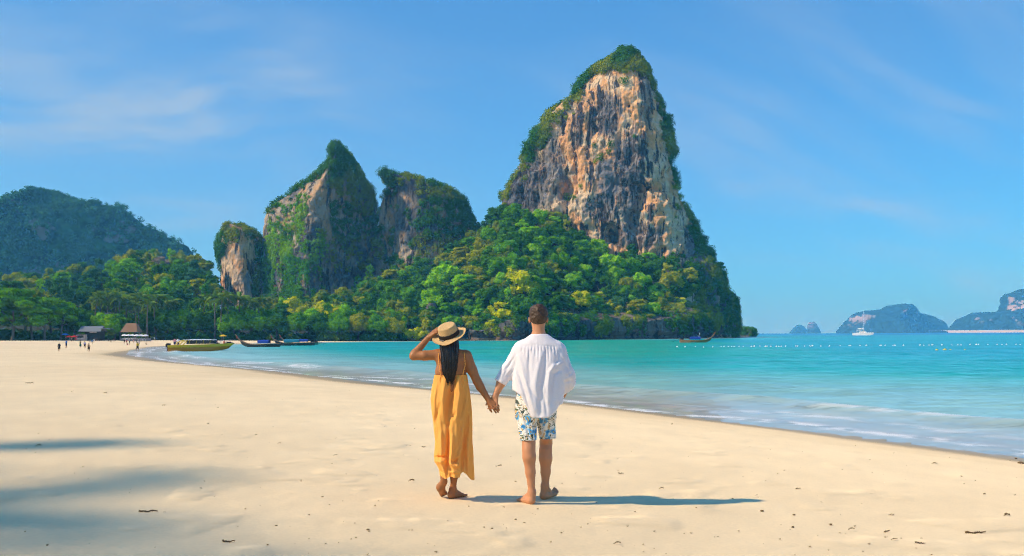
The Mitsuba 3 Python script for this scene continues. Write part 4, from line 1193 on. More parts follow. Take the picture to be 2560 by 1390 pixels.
t2 = h2 + [0.150, 0.205, 0]; t2[2] = gz(t2[0], t2[1]) + 0.022
foot(B, Rq(1362, 1214), h2, t2, toes_up=0.045, ra=0.034, big=1)
mv, mf = taubin(*B.mesh(), 4)
put(man + '__body', (mv, mf), 'mat_skin_man', smooth=True)
# hair
Hh = Field(hc - 0.2, hc + 0.2, 0.005)
skull(Hh)
Hh.f -= 0.0125
Hh.cut(lambda p: (hc[2] - 0.062 + 0.42 * (p[..., 1] - hc[1] + 0.10) + 0.05 * ss(0.045, 0.075, np.abs(p[..., 0] - hc[0])) * ss(-0.07, 0.0, p[..., 1] - hc[1])) - p[..., 2])
v, f = Hh.mesh()
n_ = trimesh.Trimesh(v, f, process=False).vertex_normals
tex = fbn(np.stack([v[:, 0] * 70, v[:, 1] * 45, v[:, 2] * 45], -1), 3, 6) - 0.45
v = v + n_ * (0.022 * tex * ss(hc[2] - 0.05, hc[2] + 0.03, v[:, 2]) + 0.012 * ss(0.02, 0.11, v[:, 2] - hc[2]))[:, None]
put(man + '__hair', (v, f), 'mat_hair_brown', smooth=True)
# shorts
S_ = Field(M(1270, 1115, -0.3), M(1410, 955, 0.4), 0.006)
zz = lambda py: M(1340, py)[2]
S_.loft([zz(1045), zz(1000), zz(965)], M(1339, 1000)[0], YM + 0.0, [0.190, 0.190, 0.182], [0.155, 0.150, 0.135], 0.0)
S_.loft([zz(1097), zz(1060), zz(1015)], [W(1320.5, 1097, Yl + 0.05)[0], M(1318, 1060)[0], M(1316, 1015)[0]], [YM - 0.09, YM - 0.05, YM], [0.079, 0.090, 0.105], [0.098, 0.112, 0.13], 0.03)
S_.loft([zz(1099), zz(1060), zz(1015)], [W(1369.5, 1097, Yr - 0.06)[0], M(1366, 1060)[0], M(1362, 1015)[0]], [YM + 0.11, YM + 0.06, YM], [0.080, 0.088, 0.105], [0.098, 0.112, 0.13], 0.03)
v, f = taubin(*S_.mesh(), 4)
v = creases(v, [([(1345, 1035), (1344, 1098)], 3.0, 0.022), ([(1312, 1045), (1322, 1095)], 3, 0.012), ([(1375, 1030), (1368, 1070), (1376, 1098)], 3, 0.014), ([(1300, 1010), (1296, 1080)], 3, 0.008), ([(1330, 1050), (1333, 1095)], 3, -0.010)], YM, 1)
put(man + '__shorts', (v, f), 'mat_shorts', smooth=True)
# shirt
H_ = Field((M(1225, 1050)[0], YM - 0.38, M(1340, 1062)[2]), (M(1455, 1050)[0], YM + 0.38, M(1340, 822)[2]), 0.0065)
rows_ = [(1050, 1328, 1398), (1020, 1306, 1402), (1000, 1290, 1407), (980, 1281, 1409), (950, 1280, 1412), (920, 1282, 1412), (890, 1285, 1410), (872, 1288, 1406), (858, 1298, 1397), (848, 1310, 1385), (841, 1320, 1375), (836, 1327, 1368)]
rz = np.array([M(1340, r[0])[2] for r in rows_]); rl = np.array([M(r[1], r[0])[0] for r in rows_]); rr_ = np.array([M(r[2], r[0])[0] for r in rows_])
H_.loft(rz, (rl + rr_) / 2, YM + np.array([-0.05, -0.05, -0.045, -0.04, -0.035, -0.03, -0.02, -0.01, -0.005, 0, 0, 0]), (rr_ - rl) / 2, [0.165, 0.165, 0.165, 0.165, 0.16, 0.152, 0.140, 0.128, 0.112, 0.098, 0.088, 0.078], 0.0, 2.25)
cuff = M(1250, 956, -0.035); cd = unit(M(1300, 872) - cuff)
H_.chain([M(1305, 874), M(1272, 925, -0.01), cuff - cd * 0.05], [0.082, 0.067, 0.054], 0.03)
cr = M(1413, 976, 0.06)
H_.chain([M(1392, 876), M(1417, 938, -0.02), M(1419, 955, 0.01), cr + (cr - M(1419, 955, 0.01)) * 0.6], [0.085, 0.072, 0.068, 0.062], 0.035)


def shirt_cut(p):
    px, py = pix(p)
    hem = np.interp(px, [1270, 1282, 1290, 1304, 1318, 1328, 1345, 1370, 1388, 1396, 1406, 1412, 1425, 1440], [985, 975, 979, 990, 1020, 1041, 1045, 1044, 1030, 1014, 1008, 990, 978, 972])
    hem = np.where(p[..., 1] > YM, hem - 30, hem)
    c1 = -((p - cuff) @ cd) - 0.0
    left = (px < 1270) | ((px < 1279) & (py < 972))
    d = (py - hem) * sc(YM)
    return np.where(px < 1264, np.maximum(c1, -1), np.maximum(d, np.where(px < 1281, c1 - 0.06, -1)))


H_.cut(shirt_cut)
core = H_.f + 0.011
H_.f = np.maximum(H_.f, -np.where(np.isfinite(core), core, 1)) if False else H_.f
H_.cut(lambda p: 0.071 - np.linalg.norm((p - M(1347, 830, 0.0)) * [1, 1, 1.3], axis=-1))
v, f = taubin(*H_.mesh(), 3)
pl = [([(x_, 866), (x_ + (1345 - x_) * -0.05, 880 + 12 * ((i * 7) % 3))], 2.1, 0.009) for i, x_ in enumerate(range(1307, 1388, 8))]
v = creases(v, pl + [([(1302, 866), (1345, 862), (1392, 868)], 2.0, 0.004),
    ([(1287, 900), (1300, 940), (1314, 985), (1328, 1038)], 4.5, 0.022), ([(1296, 888), (1310, 940), (1324, 990), (1336, 1036)], 5, -0.014),
    ([(1352, 880), (1345, 920), (1338, 960), (1340, 1020)], 8, -0.018), ([(1365, 876), (1360, 920), (1352, 970), (1352, 1035)], 6, 0.022),
    ([(1406, 908), (1385, 914), (1374, 930), (1370, 965), (1372, 1005)], 4.5, -0.020), ([(1400, 925), (1384, 935), (1380, 970), (1378, 1010)], 5, 0.024), ([(1398, 880), (1392, 905), (1388, 915)], 4, 0.014),
    ([(1326, 880), (1322, 920), (1326, 960)], 4, 0.010), ([(1390, 960), (1392, 1005)], 4, -0.012), ([(1360, 985), (1368, 1040)], 4, 0.012), ([(1318, 960), (1345, 1000), (1350, 1042)], 4, 0.010)], YM)
v = creases(v, [([(1290, 885), (1272, 915), (1258, 945)], 3, 0.010), ([(1278, 905), (1262, 925)], 2.6, 0.012), ([(1286, 925), (1262, 945)], 3, 0.010), ([(1412, 900), (1424, 935), (1420, 968)], 4, 0.016), ([(1432, 930), (1412, 944)], 2.6, 0.012), ([(1430, 952), (1408, 956)], 2.6, 0.012), ([(1405, 885), (1418, 915)], 3, -0.010)], YM + 0.04)
n_ = trimesh.Trimesh(v, f, process=False).vertex_normals
v = v + n_ * (0.012 * (ridged(np.stack([v[:, 0] * 9 + v[:, 2] * 1.5, v[:, 1] * 6, v[:, 2] * 2.2], -1), 3, 17) - 0.5))[:, None]
put(man + '__shirt', (v, f), 'mat_shirt', smooth=True)
tag(man, 'man seen from behind in a loose white shirt and floral shorts, holding the woman\'s hand', 'person')
labels[man + '__shorts'] = {'label': 'white swim shorts with blue flowers and ochre leaves'}

# ---- the woman
YW = 9.0
Q = lambda px, py, d=0.0: W(px, py, YW + d)
wom = num('person')
B = Field((-1.02, 8.6, 0.85), (0.02, 9.6, 3.0), 0.0065)
hw = Q(1122, 838, 0.02)
B.ball(hw + [0, 0, 0.015], (0.070, 0.088, 0.092), 0.0); B.ball(hw + [0.006, 0.035, -0.042], (0.050, 0.060, 0.068), 0.03)
B.bone(hw + [0.006, 0.108, 0.0], hw + [0.008, 0.122, -0.022], 0.009, 0.012, 0.01)
B.bone(hw + [-0.012, 0.100, -0.058], hw + [0.024, 0.100, -0.058], 0.008, 0.008, 0.01)
B.bone(hw + [0.006, 0.083, -0.088], hw + [0.006, 0.07, -0.09], 0.018, 0.024, 0.02)
B.bone(Q(1124, 852), Q(1126, 884, -0.01), 0.046, 0.050, 0.03)
for px_, py_ in ((1096, 885), (1160, 888)): B.bone(Q(1126, 880), Q(px_, py_), 0.043, 0.046, 0.03)
B.chain([Q(1126, 892), Q(1126, 925), Q(1127, 965)], [0.088, 0.090, 0.095], 0.04)
B.bone(Q(1106, 898), Q(1150, 900), 0.066, 0.066, 0.04)
B.bone(Q(1108, 930), Q(1146, 932), 0.076, 0.074, 0.05)
B.bone(Q(1112, 905, -0.06), Q(1110, 925, -0.055), 0.02, 0.015, 0.03); B.bone(Q(1142, 907, -0.06), Q(1145, 927, -0.055), 0.02, 0.015, 0.03)
# raised arm, hand on the hat's brim
wh = Q(1072, 843, 0.05)
B.chain([Q(1092, 887), Q(1062, 889, -0.01), Q(1034, 890, 0.0), Q(1037, 884, 0.01), wh], [0.050, 0.045, 0.038, 0.038, 0.025], 0.016)
hand(B, wh, Q(1094, 823, 0.03) - wh, (-0.35, -0.55, 0.75), 1, (0.22, 0.26, 0.30, 0.34), 0.92, 0.10, 0.5)
# the arm that holds the man's hand
wr = Q(1222, 1001, -0.02)
B.chain([Q(1166, 889), Q(1180, 925, -0.01), Q(1193, 953, -0.01), Q(1200, 966, -0.01), wr], [0.052, 0.046, 0.039, 0.038, 0.0255], 0.018)
hand(B, wr, Q(1244, 1021, -0.045) - wr, (0.15, -0.95, 0.30), -1, (0.45, 0.5, 0.55, 0.6), 0.94, 0.06, 0.5)
# legs
B.chain([Q(1110, 1010), Q(1108, 1095, 0.03), Q(1108, 1140, -0.02), Q(1109, 1200, -0.05)], [0.085, 0.055, 0.048, 0.030], 0.02)
B.chain([Q(1142, 1010), Q(1140, 1095, 0.05), Q(1138, 1140, 0.03), Q(1135, 1192, 0.06), Q(1133, 1218, 0.07)], [0.085, 0.055, 0.050, 0.034, 0.029], 0.02)
h3 = Q(1126, 1238, 0.05); h3[2] = gz(h3[0], h3[1]) - 0.003
t3 = h3 + [0.120, 0.185, 0]; t3[2] = gz(t3[0], t3[1]) - 0.002
foot(B, Q(1132, 1222, 0.07), h3, t3, s=0.9, ra=0.031, big=-1)
# trailing foot: heel up, on its toes
t4 = Q(1112, 1232, 0.15); t4[2] = gz(t4[0], t4[1]) - 0.002
h4 = t4 + [-0.035, -0.155, 0.085]
foot(B, Q(1110, 1203, -0.02), h4, t4, up=(-0.1, 0.42, 0.9), s=0.9, ra=0.030, big=1)
wv_, wf_ = taubin(*B.mesh(), 4)
put(wom + '__body', (wv_, wf_), 'mat_skin_woman', smooth=True)

# dress: a loose cloth tube, folds following the photograph
dr_rows = [(937, 1086, 1168), (944, 1085, 1169), (960, 1082, 1171), (975, 1079, 1174), (1000, 1077, 1177), (1030, 1079, 1180), (1060, 1083, 1181), (1085, 1085, 1181), (1110, 1088, 1181), (1130, 1087, 1183), (1150, 1085, 1184), (1165, 1086, 1184), (1180, 1094, 1185), (1192, 1098, 1185), (1200, 1099, 1186)]
NT, NZ = 320, 240
pyv = np.linspace(937, 1200, NZ)
lv, rv = (np.interp(pyv, [r[0] for r in dr_rows], [r[k] for r in dr_rows]) for k in (1, 2))
dep_ = np.interp(pyv, [937, 975, 1010, 1060, 1110, 1160, 1200], [0.105, 0.135, 0.155, 0.165, 0.17, 0.185, 0.20])
cyv = np.interp(pyv, [937, 1010, 1110, 1200], [0.0, 0.0, 0.0, 0.02])
an = np.arange(NT) / NT * 2 * np.pi
rowsP = []
for i, py in enumerate(pyv):
    t_ = i / (NZ - 1)
    a_ = Q(lv[i], py); b_ = Q(rv[i], py)
    wob = 1 + (0.012 + 0.050 * t_ ** 1.2) * (np.sin(9 * an + 2.2 * t_ + 0.6) + 0.7 * np.sin(14 * an - 3.0 * t_ + 2) + 0.5 * np.sin(23 * an + 1.5 * t_))
    cx_ = np.sign(np.cos(an)) * np.abs(np.cos(an)) ** 0.9; sy_ = np.sign(np.sin(an)) * np.abs(np.sin(an)) ** 0.9
    # keep the outline, move the faces
    x_ = (a_[0] + b_[0]) / 2 + (b_[0] - a_[0]) / 2 * cx_
    y_ = YW + cyv[i] + dep_[i] * sy_ * wob
    # hem line: dips and rises round the skirt
    rowsP.append(np.stack([x_, y_, np.full(NT, a_[2])], 1))
D_ = np.array(rowsP)
# the hem: shorten columns by a curve of their own
hx = [1080, 1090, 1100, 1112, 1118, 1124, 1140, 1149, 1152, 1158, 1166, 1172, 1178, 1186]
hy = [1158, 1176, 1186, 1191, 1190, 1186, 1187, 1188, 1178, 1174, 1180, 1188, 1196, 1200]
px, py = pix(D_)
hem = np.interp(px[-1], hx, hy)
hem = np.where(D_[-1, :, 1] > YW + 0.05, hem - 10, hem)
tz = (np.linspace(0, 1, NZ)[:, None])
newpy = 937 + (hem[None] - 937) * tz
ztop, zbot = D_[0, 0, 2], D_[-1, 0, 2]
D_[..., 2] = ztop + (zbot - ztop) * (newpy - 937) / (1200 - 937)
for j in range(NT):
    D_[:, j, 0] = np.interp(D_[::-1, j, 2][::-1], np.linspace(zbot, ztop, NZ), D_[::-1, j, 0]) if False else D_[:, j, 0]
vd = D_.reshape(-1, 3); fdd = grid_faces(NZ, NT, True)
FO = [([(1136, 938), (1130, 975), (1124, 1010), (1120, 1060)], 7.5, 0.046), ([(1121, 1060), (1121, 1100), (1119, 1145), (1117, 1190)], 4.5, 0.034), ([(1112, 955), (1106, 1000), (1108, 1050)], 7, -0.022),
      ([(1146, 945), (1150, 985), (1146, 1020), (1138, 1050)], 6, -0.022), ([(1158, 960), (1160, 1000), (1152, 1040)], 5, 0.020), ([(1100, 1010), (1092, 1040), (1088, 1062)], 4, 0.016), ([(1140, 1030), (1134, 1042), (1130, 1036)], 4, 0.018),
      ([(1168, 1020), (1166, 1070), (1160, 1120), (1164, 1170)], 5, 0.032), ([(1176, 1040), (1174, 1090), (1172, 1140), (1178, 1190)], 4, -0.026), ([(1150, 1060), (1148, 1110), (1140, 1150)], 5, 0.024), ([(1132, 1090), (1130, 1130), (1126, 1160)], 5, -0.024),
      ([(1102, 1080), (1100, 1130)], 5, -0.018), ([(1090, 1142), (1104, 1143), (1117, 1141)], 2.6, 0.032), ([(1092, 1152), (1104, 1154), (1114, 1151)], 5, -0.030), ([(1088, 1160), (1098, 1176), (1112, 1184)], 3, 0.016), ([(1128, 1158), (1140, 1166), (1148, 1160)], 4, -0.026),
      ([(1126, 1150), (1134, 1158), (1146, 1146)], 3, 0.022), ([(1124, 1180), (1146, 1180)], 4, -0.016), ([(1156, 1130), (1155, 1176)], 4, 0.034), ([(1092, 960), (1086, 1000), (1086, 1040)], 4, -0.014), ([(1121, 940), (1118, 965)], 3, 0.014), ([(1104, 940), (1102, 958)], 2.6, 0.010), ([(1154, 942), (1156, 962)], 2.6, 0.012)]
vd = creases(vd, FO, YW + 0.02, 1.35)
px, py = pix(vd)
nb = fbn(np.stack([vd[:, 0] * 11, vd[:, 2] * 3.0, 0 * vd[:, 0] + (vd[:, 1] > YW)], -1), 3, 41) - 0.5
vd[:, 1] += 0.020 * nb
put(wom + '__dress', (vd, fdd), 'mat_dress', smooth=True)
for px0, px1, px2 in ((1095, 1098, 1102), (1160, 1163, 1156)):
    pts = [Q(px0, 877, -0.02), Q(px0 + 1, 886, -0.062), Q(px1, 912, -0.088), Q(px2, 940, -0.100)]
    put(wom + '__shoulder_strap', tube(pts, 0.0045, 6), 'mat_dress', smooth=True)

# hair: a long fall down the back
hr = [(842, 1102, 1143), (852, 1098, 1147), (865, 1100, 1148), (880, 1103, 1147), (900, 1104, 1146), (920, 1107, 1144), (934, 1111, 1141), (944, 1117, 1136), (950, 1121, 1132)]
NA, NZh = 180, 120
pyh = np.linspace(842, 950, NZh); an = np.arange(NA) / NA * 2 * np.pi
lh, rh = (np.interp(pyh, [r[0] for r in hr], [r[k] for r in hr]) for k in (1, 2))
yh = np.interp(pyh, [842, 852, 870, 890, 920, 950], [-0.01, -0.03, -0.062, -0.082, -0.098, -0.108]); dh = np.interp(pyh, [842, 852, 870, 900, 930, 950], [0.060, 0.070, 0.055, 0.048, 0.036, 0.014])
HP = []
for i, py in enumerate(pyh):
    a_, b_ = Q(lh[i], py), Q(rh[i], py)
    rid = 1 + 0.05 * np.sin(11 * an + 0.6 * math.sin(i * 0.05)) * (0.3 + i / NZh) + 0.025 * np.sin(37 * an + 0.9 * math.sin(i * 0.04)) + 0.025 * np.sin(61 * an + 0.4)
    HP.append(np.stack([(a_[0] + b_[0]) / 2 + (b_[0] - a_[0]) / 2 * np.cos(an) * (1 + (rid - 1) * 0.35), YW + yh[i] + dh[i] * np.sin(an) * rid, a_[2] + 0 * an - (i / NZh) ** 4 * 0.05 * (fbn(np.stack([an * 7, 0 * an, 0 * an], -1), 2, 3) - 0.3)], 1))
HP = np.array(HP)
hv_, hf_ = HP.reshape(-1, 3), grid_faces(NZh, NA, True)
strands = []
rs = np.random.default_rng(4)
for k in range(70):
    a0 = rs.uniform(math.pi, 2 * math.pi); i0 = rs.integers(15, 70)
    idx_ = np.arange(i0, NZh, 7); j = (np.round((a0 + rs.normal(0, 0.1) * (idx_ / NZh)) / (2 * np.pi) * NA).astype(int)) % NA
    p_ = HP[idx_, j] + np.array([0, -0.0015, 0]); p_[-1] += [rs.normal(0, 0.006), rs.normal(0, 0.004), -rs.uniform(0.0, 0.03)]
    strands.append(tube(p_, np.linspace(0.0022, 0.0009, len(p_)), 4))
put(wom + '__hair', cat([(hv_, hf_)] + strands), 'mat_hair_black', smooth=True)

# hat: worn, so it is part of her; flat crown, dark ribbon, wide brim
def revolve(prof, n=96):
    prof = np.asarray(prof, float); a = np.arange(n) / n * 2 * np.pi
    v = np.stack([prof[:, :1] * np.cos(a), prof[:, :1] * np.sin(a), prof[:, 1:] + 0 * a], -1)
    return v.reshape(-1, 3), grid_faces(len(prof), n, True)


def pose_hat(v):
    v = v.copy()
    r = np.hypot(v[:, 0], v[:, 1]); a = np.arctan2(v[:, 1], v[:, 0])
    v[:, 2] += ss(0.10, 0.17, r) * (0.012 * np.cos(2 * a + 0.5) + 0.004 * np.cos(5 * a))
    v[:, 0] *= 1.0; v[:, 1] *= 1.08
    Rm = trimesh.transformations.euler_matrix(math.radians(23), math.radians(-16), 0, 'sxyz')[:3, :3]
    return v @ Rm.T + Q(1123, 838, 0.0)


crown = [(0.001, 0.098), (0.030, 0.099), (0.060, 0.101), (0.076, 0.101), (0.083, 0.097), (0.086, 0.088), (0.089, 0.060), (0.093, 0.030), (0.096, 0.006), (0.101, 0.001), (0.120, -0.004), (0.145, -0.006), (0.160, -0.002), (0.164, 0.001), (0.1655, 0.0), (0.164, -0.004), (0.145, -0.010), (0.12, -0.008), (0.098, -0.004), (0.090, 0.0), (0.085, 0.05)]
v, f = revolve(crown); put(wom + '__hat', (pose_hat(v), f), 'mat_straw', smooth=True)
v, f = revolve([(0.0975, 0.003), (0.1030, 0.005), (0.0990, 0.034), (0.0965, 0.037), (0.0900, 0.038)]); put(wom + '__hat__ribbon', (pose_hat(v), f), 'mat_ribbon', smooth=True)
tag(wom, 'woman seen from behind in a long yellow dress, one hand on her straw hat', 'person')
labels[wom + '__hat'] = {'label': 'straw hat with a black ribbon'}
# ---------------------------------------------------------------- boats
for k_, c_, r_ in (('yellow_paint', (0.62, 0.42, 0.02), 0.35), ('orange_paint', (0.45, 0.19, 0.015), 0.4), ('white_paint', (0.80, 0.80, 0.80), 0.35), ('black_plastic', (0.02, 0.02, 0.022), 0.4), ('blue_tarp', (0.015, 0.055, 0.33), 0.6), ('teal_tarp', (0.03, 0.22, 0.30), 0.6),
                   ('dark_hull', (0.045, 0.040, 0.038), 0.5), ('green_paint', (0.05, 0.14, 0.09), 0.5), ('wood', (0.36, 0.19, 0.085), 0.6), ('steel', (0.45, 0.45, 0.46), 0.35), ('red_cloth', (0.50, 0.02, 0.02), 0.8), ('pink_cloth', (0.62, 0.25, 0.28), 0.8),
                   ('grey_roof', (0.17, 0.19, 0.22), 0.7), ('thatch', (0.27, 0.155, 0.085), 0.9), ('cream_wall', (0.55, 0.42, 0.36), 0.8), ('dark_wood', (0.05, 0.04, 0.035), 0.8), ('white_cloth', (0.80, 0.79, 0.76), 0.8), ('black_cloth', (0.02, 0.018, 0.018), 0.8), ('green_cloth', (0.02, 0.12, 0.07), 0.8),
                   ('yellow_cloth', (0.75, 0.47, 0.01), 0.8), ('navy_cloth', (0.02, 0.03, 0.10), 0.8), ('blue_cloth', (0.03, 0.14, 0.50), 0.8), ('purple_cloth', (0.42, 0.36, 0.60), 0.8), ('tan_skin', (0.36, 0.17, 0.09), 0.6), ('dark_hair', (0.02, 0.015, 0.012), 0.5), ('yellow_buoy', (0.75, 0.55, 0.10), 0.4)):
    scene['mat_' + k_] = princ(c_, r_, 0.4)


def hull(L, beam, sheer, keel=-0.35, rake=1.2, n=40, stern=0.8, fine=3.0, inset=0.0):
    """Open hull, bow at +x, rings of (keel, chine, gunwale) on both sides; sheer(u): gunwale height."""
    u = np.linspace(0, 1, n)
    b = beam / 2 * np.minimum(1, stern + (1 - stern) * u * 3) * (1 - u ** fine) ** 0.6 + 0.03
    rows = []
    for ui, bi in zip(u, b):
        h = sheer(ui)
        kz = keel + (h - keel) * max(0, (ui - 0.72) / 0.28) ** 2 * 0.8
        x = -L / 2 + L * ui
        f = lambda z: x + rake * ui ** 2 * ((z - keel) / (h - keel) - 0.6)
        sec = [(bi - inset * 2, h - 0.16), (bi - inset, h), (bi, h), (bi * 0.97, h * 0.62), (bi * 0.80, kz * 0.4 + 0.05), (bi * 0.35, kz * 0.9), (0, kz)]
        pts = [(f(z), y, z) for y, z in sec] + [(f(z), -y, z) for y, z in sec[-2::-1]]
        rows.append(pts)
    V = np.array(rows); m = V.shape[1]
    f = grid_faces(n, m)
    v = V.reshape(-1, 3); c = len(v)
    v = np.vstack([v, V[0].mean(0)[None]])
    j = np.arange(m - 1)
    f = np.vstack([f, np.stack([j + 1, j, j * 0 + c], 1)])
    deck = np.array([[2 * 0, 0, 0]])
    return V, v, f


def deck_of(V, drop=0.25):
    L_, R_ = V[:, 1].copy(), V[:, -2].copy(); L_[:, 2] -= drop; R_[:, 2] -= drop
    L_[:, 1] *= 0.97; R_[:, 1] *= 0.97
    v = np.stack([L_, R_], 1).reshape(-1, 3)
    return v, grid_faces(len(V), 2)


def setter(key, pos, rot):
    m = T().translate([float(a) for a in pos]).rotate([0, 0, 1], rot)
    def add(part, mesh, mat, smooth=False):
        return put(key + '__' + part, mesh, 'mat_' + mat, smooth=smooth, to_world=m)
    return add


# yellow speedboat, bow to the right
pos = W(500, 878.3, 172.0); pos[2] = 0.0
sb = num('speedboat'); add = setter(sb, pos, 4.0)
V, v, f = hull(10.6, 2.9, lambda u: 1.12 + 0.32 * u ** 2, rake=1.9, stern=0.95, fine=3.2, inset=0.06)
add('hull', (v, f), 'yellow_paint', smooth=35)
add('deck', deck_of(V, 0.10), 'white_paint')
lo = V.copy(); lo[:, 2:-2, 1] *= 1.012
low_v = np.concatenate([lo[:, 3:6], ], 1); low_v[..., 2] -= 0.02
add('lower_stripe', cat([((lo[:, 3:6] * [1, 1.01, 1]).reshape(-1, 3), grid_faces(len(lo), 3)), ((lo[:, -6:-3] * [1, 1.01, 1]).reshape(-1, 3), grid_faces(len(lo), 3))]), 'orange_paint', smooth=True)
# canopy: bent roof on slanted frames
xs, ys = np.linspace(-2.6, 2.7, 14), np.linspace(-1.22, 1.22, 9)
cx, cy = np.meshgrid(xs, ys, indexing='ij')
cz = 2.16 - 0.10 * (cy / 1.22) ** 2 - 0.10 * np.abs(cx / 2.7) ** 3
top = np.stack([cx, cy, cz], -1).reshape(-1, 3); bot = top - [0, 0, 0.09]
gfc = grid_faces(14, 9)
add('canopy', cat([(top, gfc), (bot, gfc[:, ::-1]), box((0.05, -1.22, 2.03), (5.3, 0.04, 0.1)), box((0.05, 1.22, 2.03), (5.3, 0.04, 0.1)), box((-2.6, 0, 2.0), (0.04, 2.4, 0.12)), box((2.7, 0, 2.0), (0.04, 2.4, 0.12))]), 'white_paint', smooth=30)
for s_ in (-1, 1):
    for a_, b_ in (((-2.3, 2.05), (-4.0, 1.15)), ((-1.7, 2.05), (-3.3, 1.15))):
        add('roof_frame', tube([(a_[0], s_ * 1.15, a_[1]), ((a_[0] + b_[0]) / 2 - 0.15, s_ * 1.2, (a_[1] + b_[1]) / 2 + 0.15), (b_[0], s_ * 1.25, b_[1])], 0.09, 8), 'yellow_paint', True)
    add('side_window', cat([box((0.3, s_ * 1.19, 1.62), (4.7, 0.05, 0.62))]), 'black_plastic')
    for x_ in (-1.6, -0.4, 0.8, 2.0): add('post', tube([(x_, s_ * 1.21, 1.15), (x_ + 0.12, s_ * 1.21, 2.06)], 0.035, 6), 'yellow_paint')
add('windscreen', cat([box((2.75, 0, 1.6), (0.06, 2.2, 0.75), tilt=-0.5)]), 'black_plastic')
for s_ in (-0.55, 0.55):
    o = add('outboard_motor', cat([box((-5.55, s_, 1.05), (0.5, 0.36, 0.55)), box((-5.5, s_, 1.38), (0.38, 0.30, 0.16)), box((-5.5, s_, 0.45), (0.24, 0.16, 0.9)), box((-5.55, s_, 0.05), (0.55, 0.06, 0.12))]), 'black_plastic')
add('swim_platform', box((-5.1, 0, 0.42), (0.5, 2.3, 0.14)), 'white_paint')
add('bow_rail', cat([tube([(2.9, s_ * 1.05, 1.3), (3.6, s_ * 0.95, 1.85), (5.2, s_ * 0.4, 1.95), (5.75, 0, 1.95)], 0.03, 6) for s_ in (-1, 1)] + [tube([(x_, s_ * y_, 1.35), (x_, s_ * y_, 1.9)], 0.025, 5) for s_ in (-1, 1) for x_, y_ in ((3.8, 0.9), (4.7, 0.6))]), 'steel', True)
add('anchor_winch', cat([box((5.05, 0, 1.5), (0.7, 0.5, 0.32)), tube([(5.3, 0, 1.5), (6.0, 0, 1.35)], 0.1, 8)]), 'black_plastic')
tag(sb, 'yellow speedboat with a white canopy moored at the left edge of the water', 'boat')


def longtail(px, py, d, L, bow_left, tarp, hullmat, label, rot=0.0, tarp_at=(0.0, 2.8), upper=False):
    pos = W(px, py, d); pos[2] = 0.0
    key = num('longtail_boat'); add = setter(key, pos, rot + (180 if bow_left else 0))
    sh = lambda u: 0.62 + 0.18 * (1 - u) ** 2 + 1.35 * max(0, (u - 0.62) / 0.38) ** 2.2
    V, v, f = hull(L, 1.9, sh, keel=-0.25, rake=1.3, stern=0.55, fine=2.6, inset=0.05)
    add('hull', (v, f), hullmat, smooth=40)
    add('deck', deck_of(V, 0.22), 'wood')
    g = [V[:, 2] + [0, 0.0, 0.02], V[:, -3] + [0, 0.0, 0.02]]
    add('gunwale', cat([tube(q, 0.06, 6) for q in g]), 'wood', True)
    b = V[-1].mean(0); top = V[-1, 2]
    add('prow', cat([tube([top + [-0.25, 0, -0.25], top + [0.30, 0, 0.45], top + [0.75, 0, 1.15]], [0.17, 0.13, 0.09], 8)]), 'wood', True)
    add('prow_ribbon', cat([tube([top + [0.32, 0, 0.5], top + [0.42, 0, 0.66]], [0.17, 0.15], 8), tube([top + [0.4, 0.1, 0.6], top + [0.45, 0.14, 0.2], top + [0.5, 0.12, -0.1]], [0.06, 0.05, 0.02], 5)]), 'red_cloth', True)
    x0, w = tarp_at
    roof = np.stack([*np.meshgrid(np.linspace(x0 - w / 2, x0 + w / 2, 6), np.linspace(-0.95, 0.95, 7), indexing='ij'), np.zeros((6, 7))], -1)
    roof[..., 2] = 1.72 - 0.22 * (roof[..., 1] / 0.95) ** 2
    rv = roof.reshape(-1, 3); rf = grid_faces(6, 7)
    add('awning', cat([(rv, rf), (rv - [0, 0, 0.05], rf[:, ::-1]), box((x0, 0.95, 1.22), (w, 0.03, 0.58)), box((x0, -0.95, 1.22), (w, 0.03, 0.58))]), tarp, smooth=30)
    for x_ in (x0 - w / 2 + 0.1, x0 + w / 2 - 0.1):
        for s_ in (-0.85, 0.85): add('post', tube([(x_, s_, 0.5), (x_, s_, 1.6)], 0.04, 6), 'wood')
    add('engine', cat([box((-L / 2 + 0.6, 0, 1.05), (0.9, 0.55, 0.5)), tube([(-L / 2 + 0.4, 0, 0.5), (-L / 2 + 0.5, 0, 1.0)], 0.09, 6), tube([(-L / 2 + 0.2, 0, 1.0), (-L / 2 - 2.6, 0.2, 0.25)], [0.06, 0.035], 6), tube([(-L / 2 + 0.9, 0, 1.15), (-L / 2 + 1.8, 0, 1.35)], 0.03, 5)]), 'black_plastic')
    for x_ in (-2.6, -0.8, 1.4, 2.6): add('thwart', box((x_, 0, 0.56), (0.28, 1.35, 0.06)), 'wood')
    if upper: add('crew_shade', cat([box((-L / 2 + 1.9, 0, 2.35), (1.9, 1.5, 0.06))] + [tube([(-L / 2 + 1.9 + a, b_, 0.6), (-L / 2 + 1.9 + a, b_, 2.35)], 0.03, 5) for a in (-0.8, 0.8) for b_ in (-0.6, 0.6)]), 'dark_hull')
    if upper: add('flag', cat([tube([(1.0, 0, 1.6), (1.05, 0, 2.9)], 0.03, 5), (np.array([[1.05, 0, 2.9], [1.05, 0, 2.3], [1.35, 0.08, 2.4], [1.3, 0.05, 2.85]]), np.array([[0, 1, 2], [0, 2, 3]]))]), 'white_cloth')
    tag(key, label, 'boat')


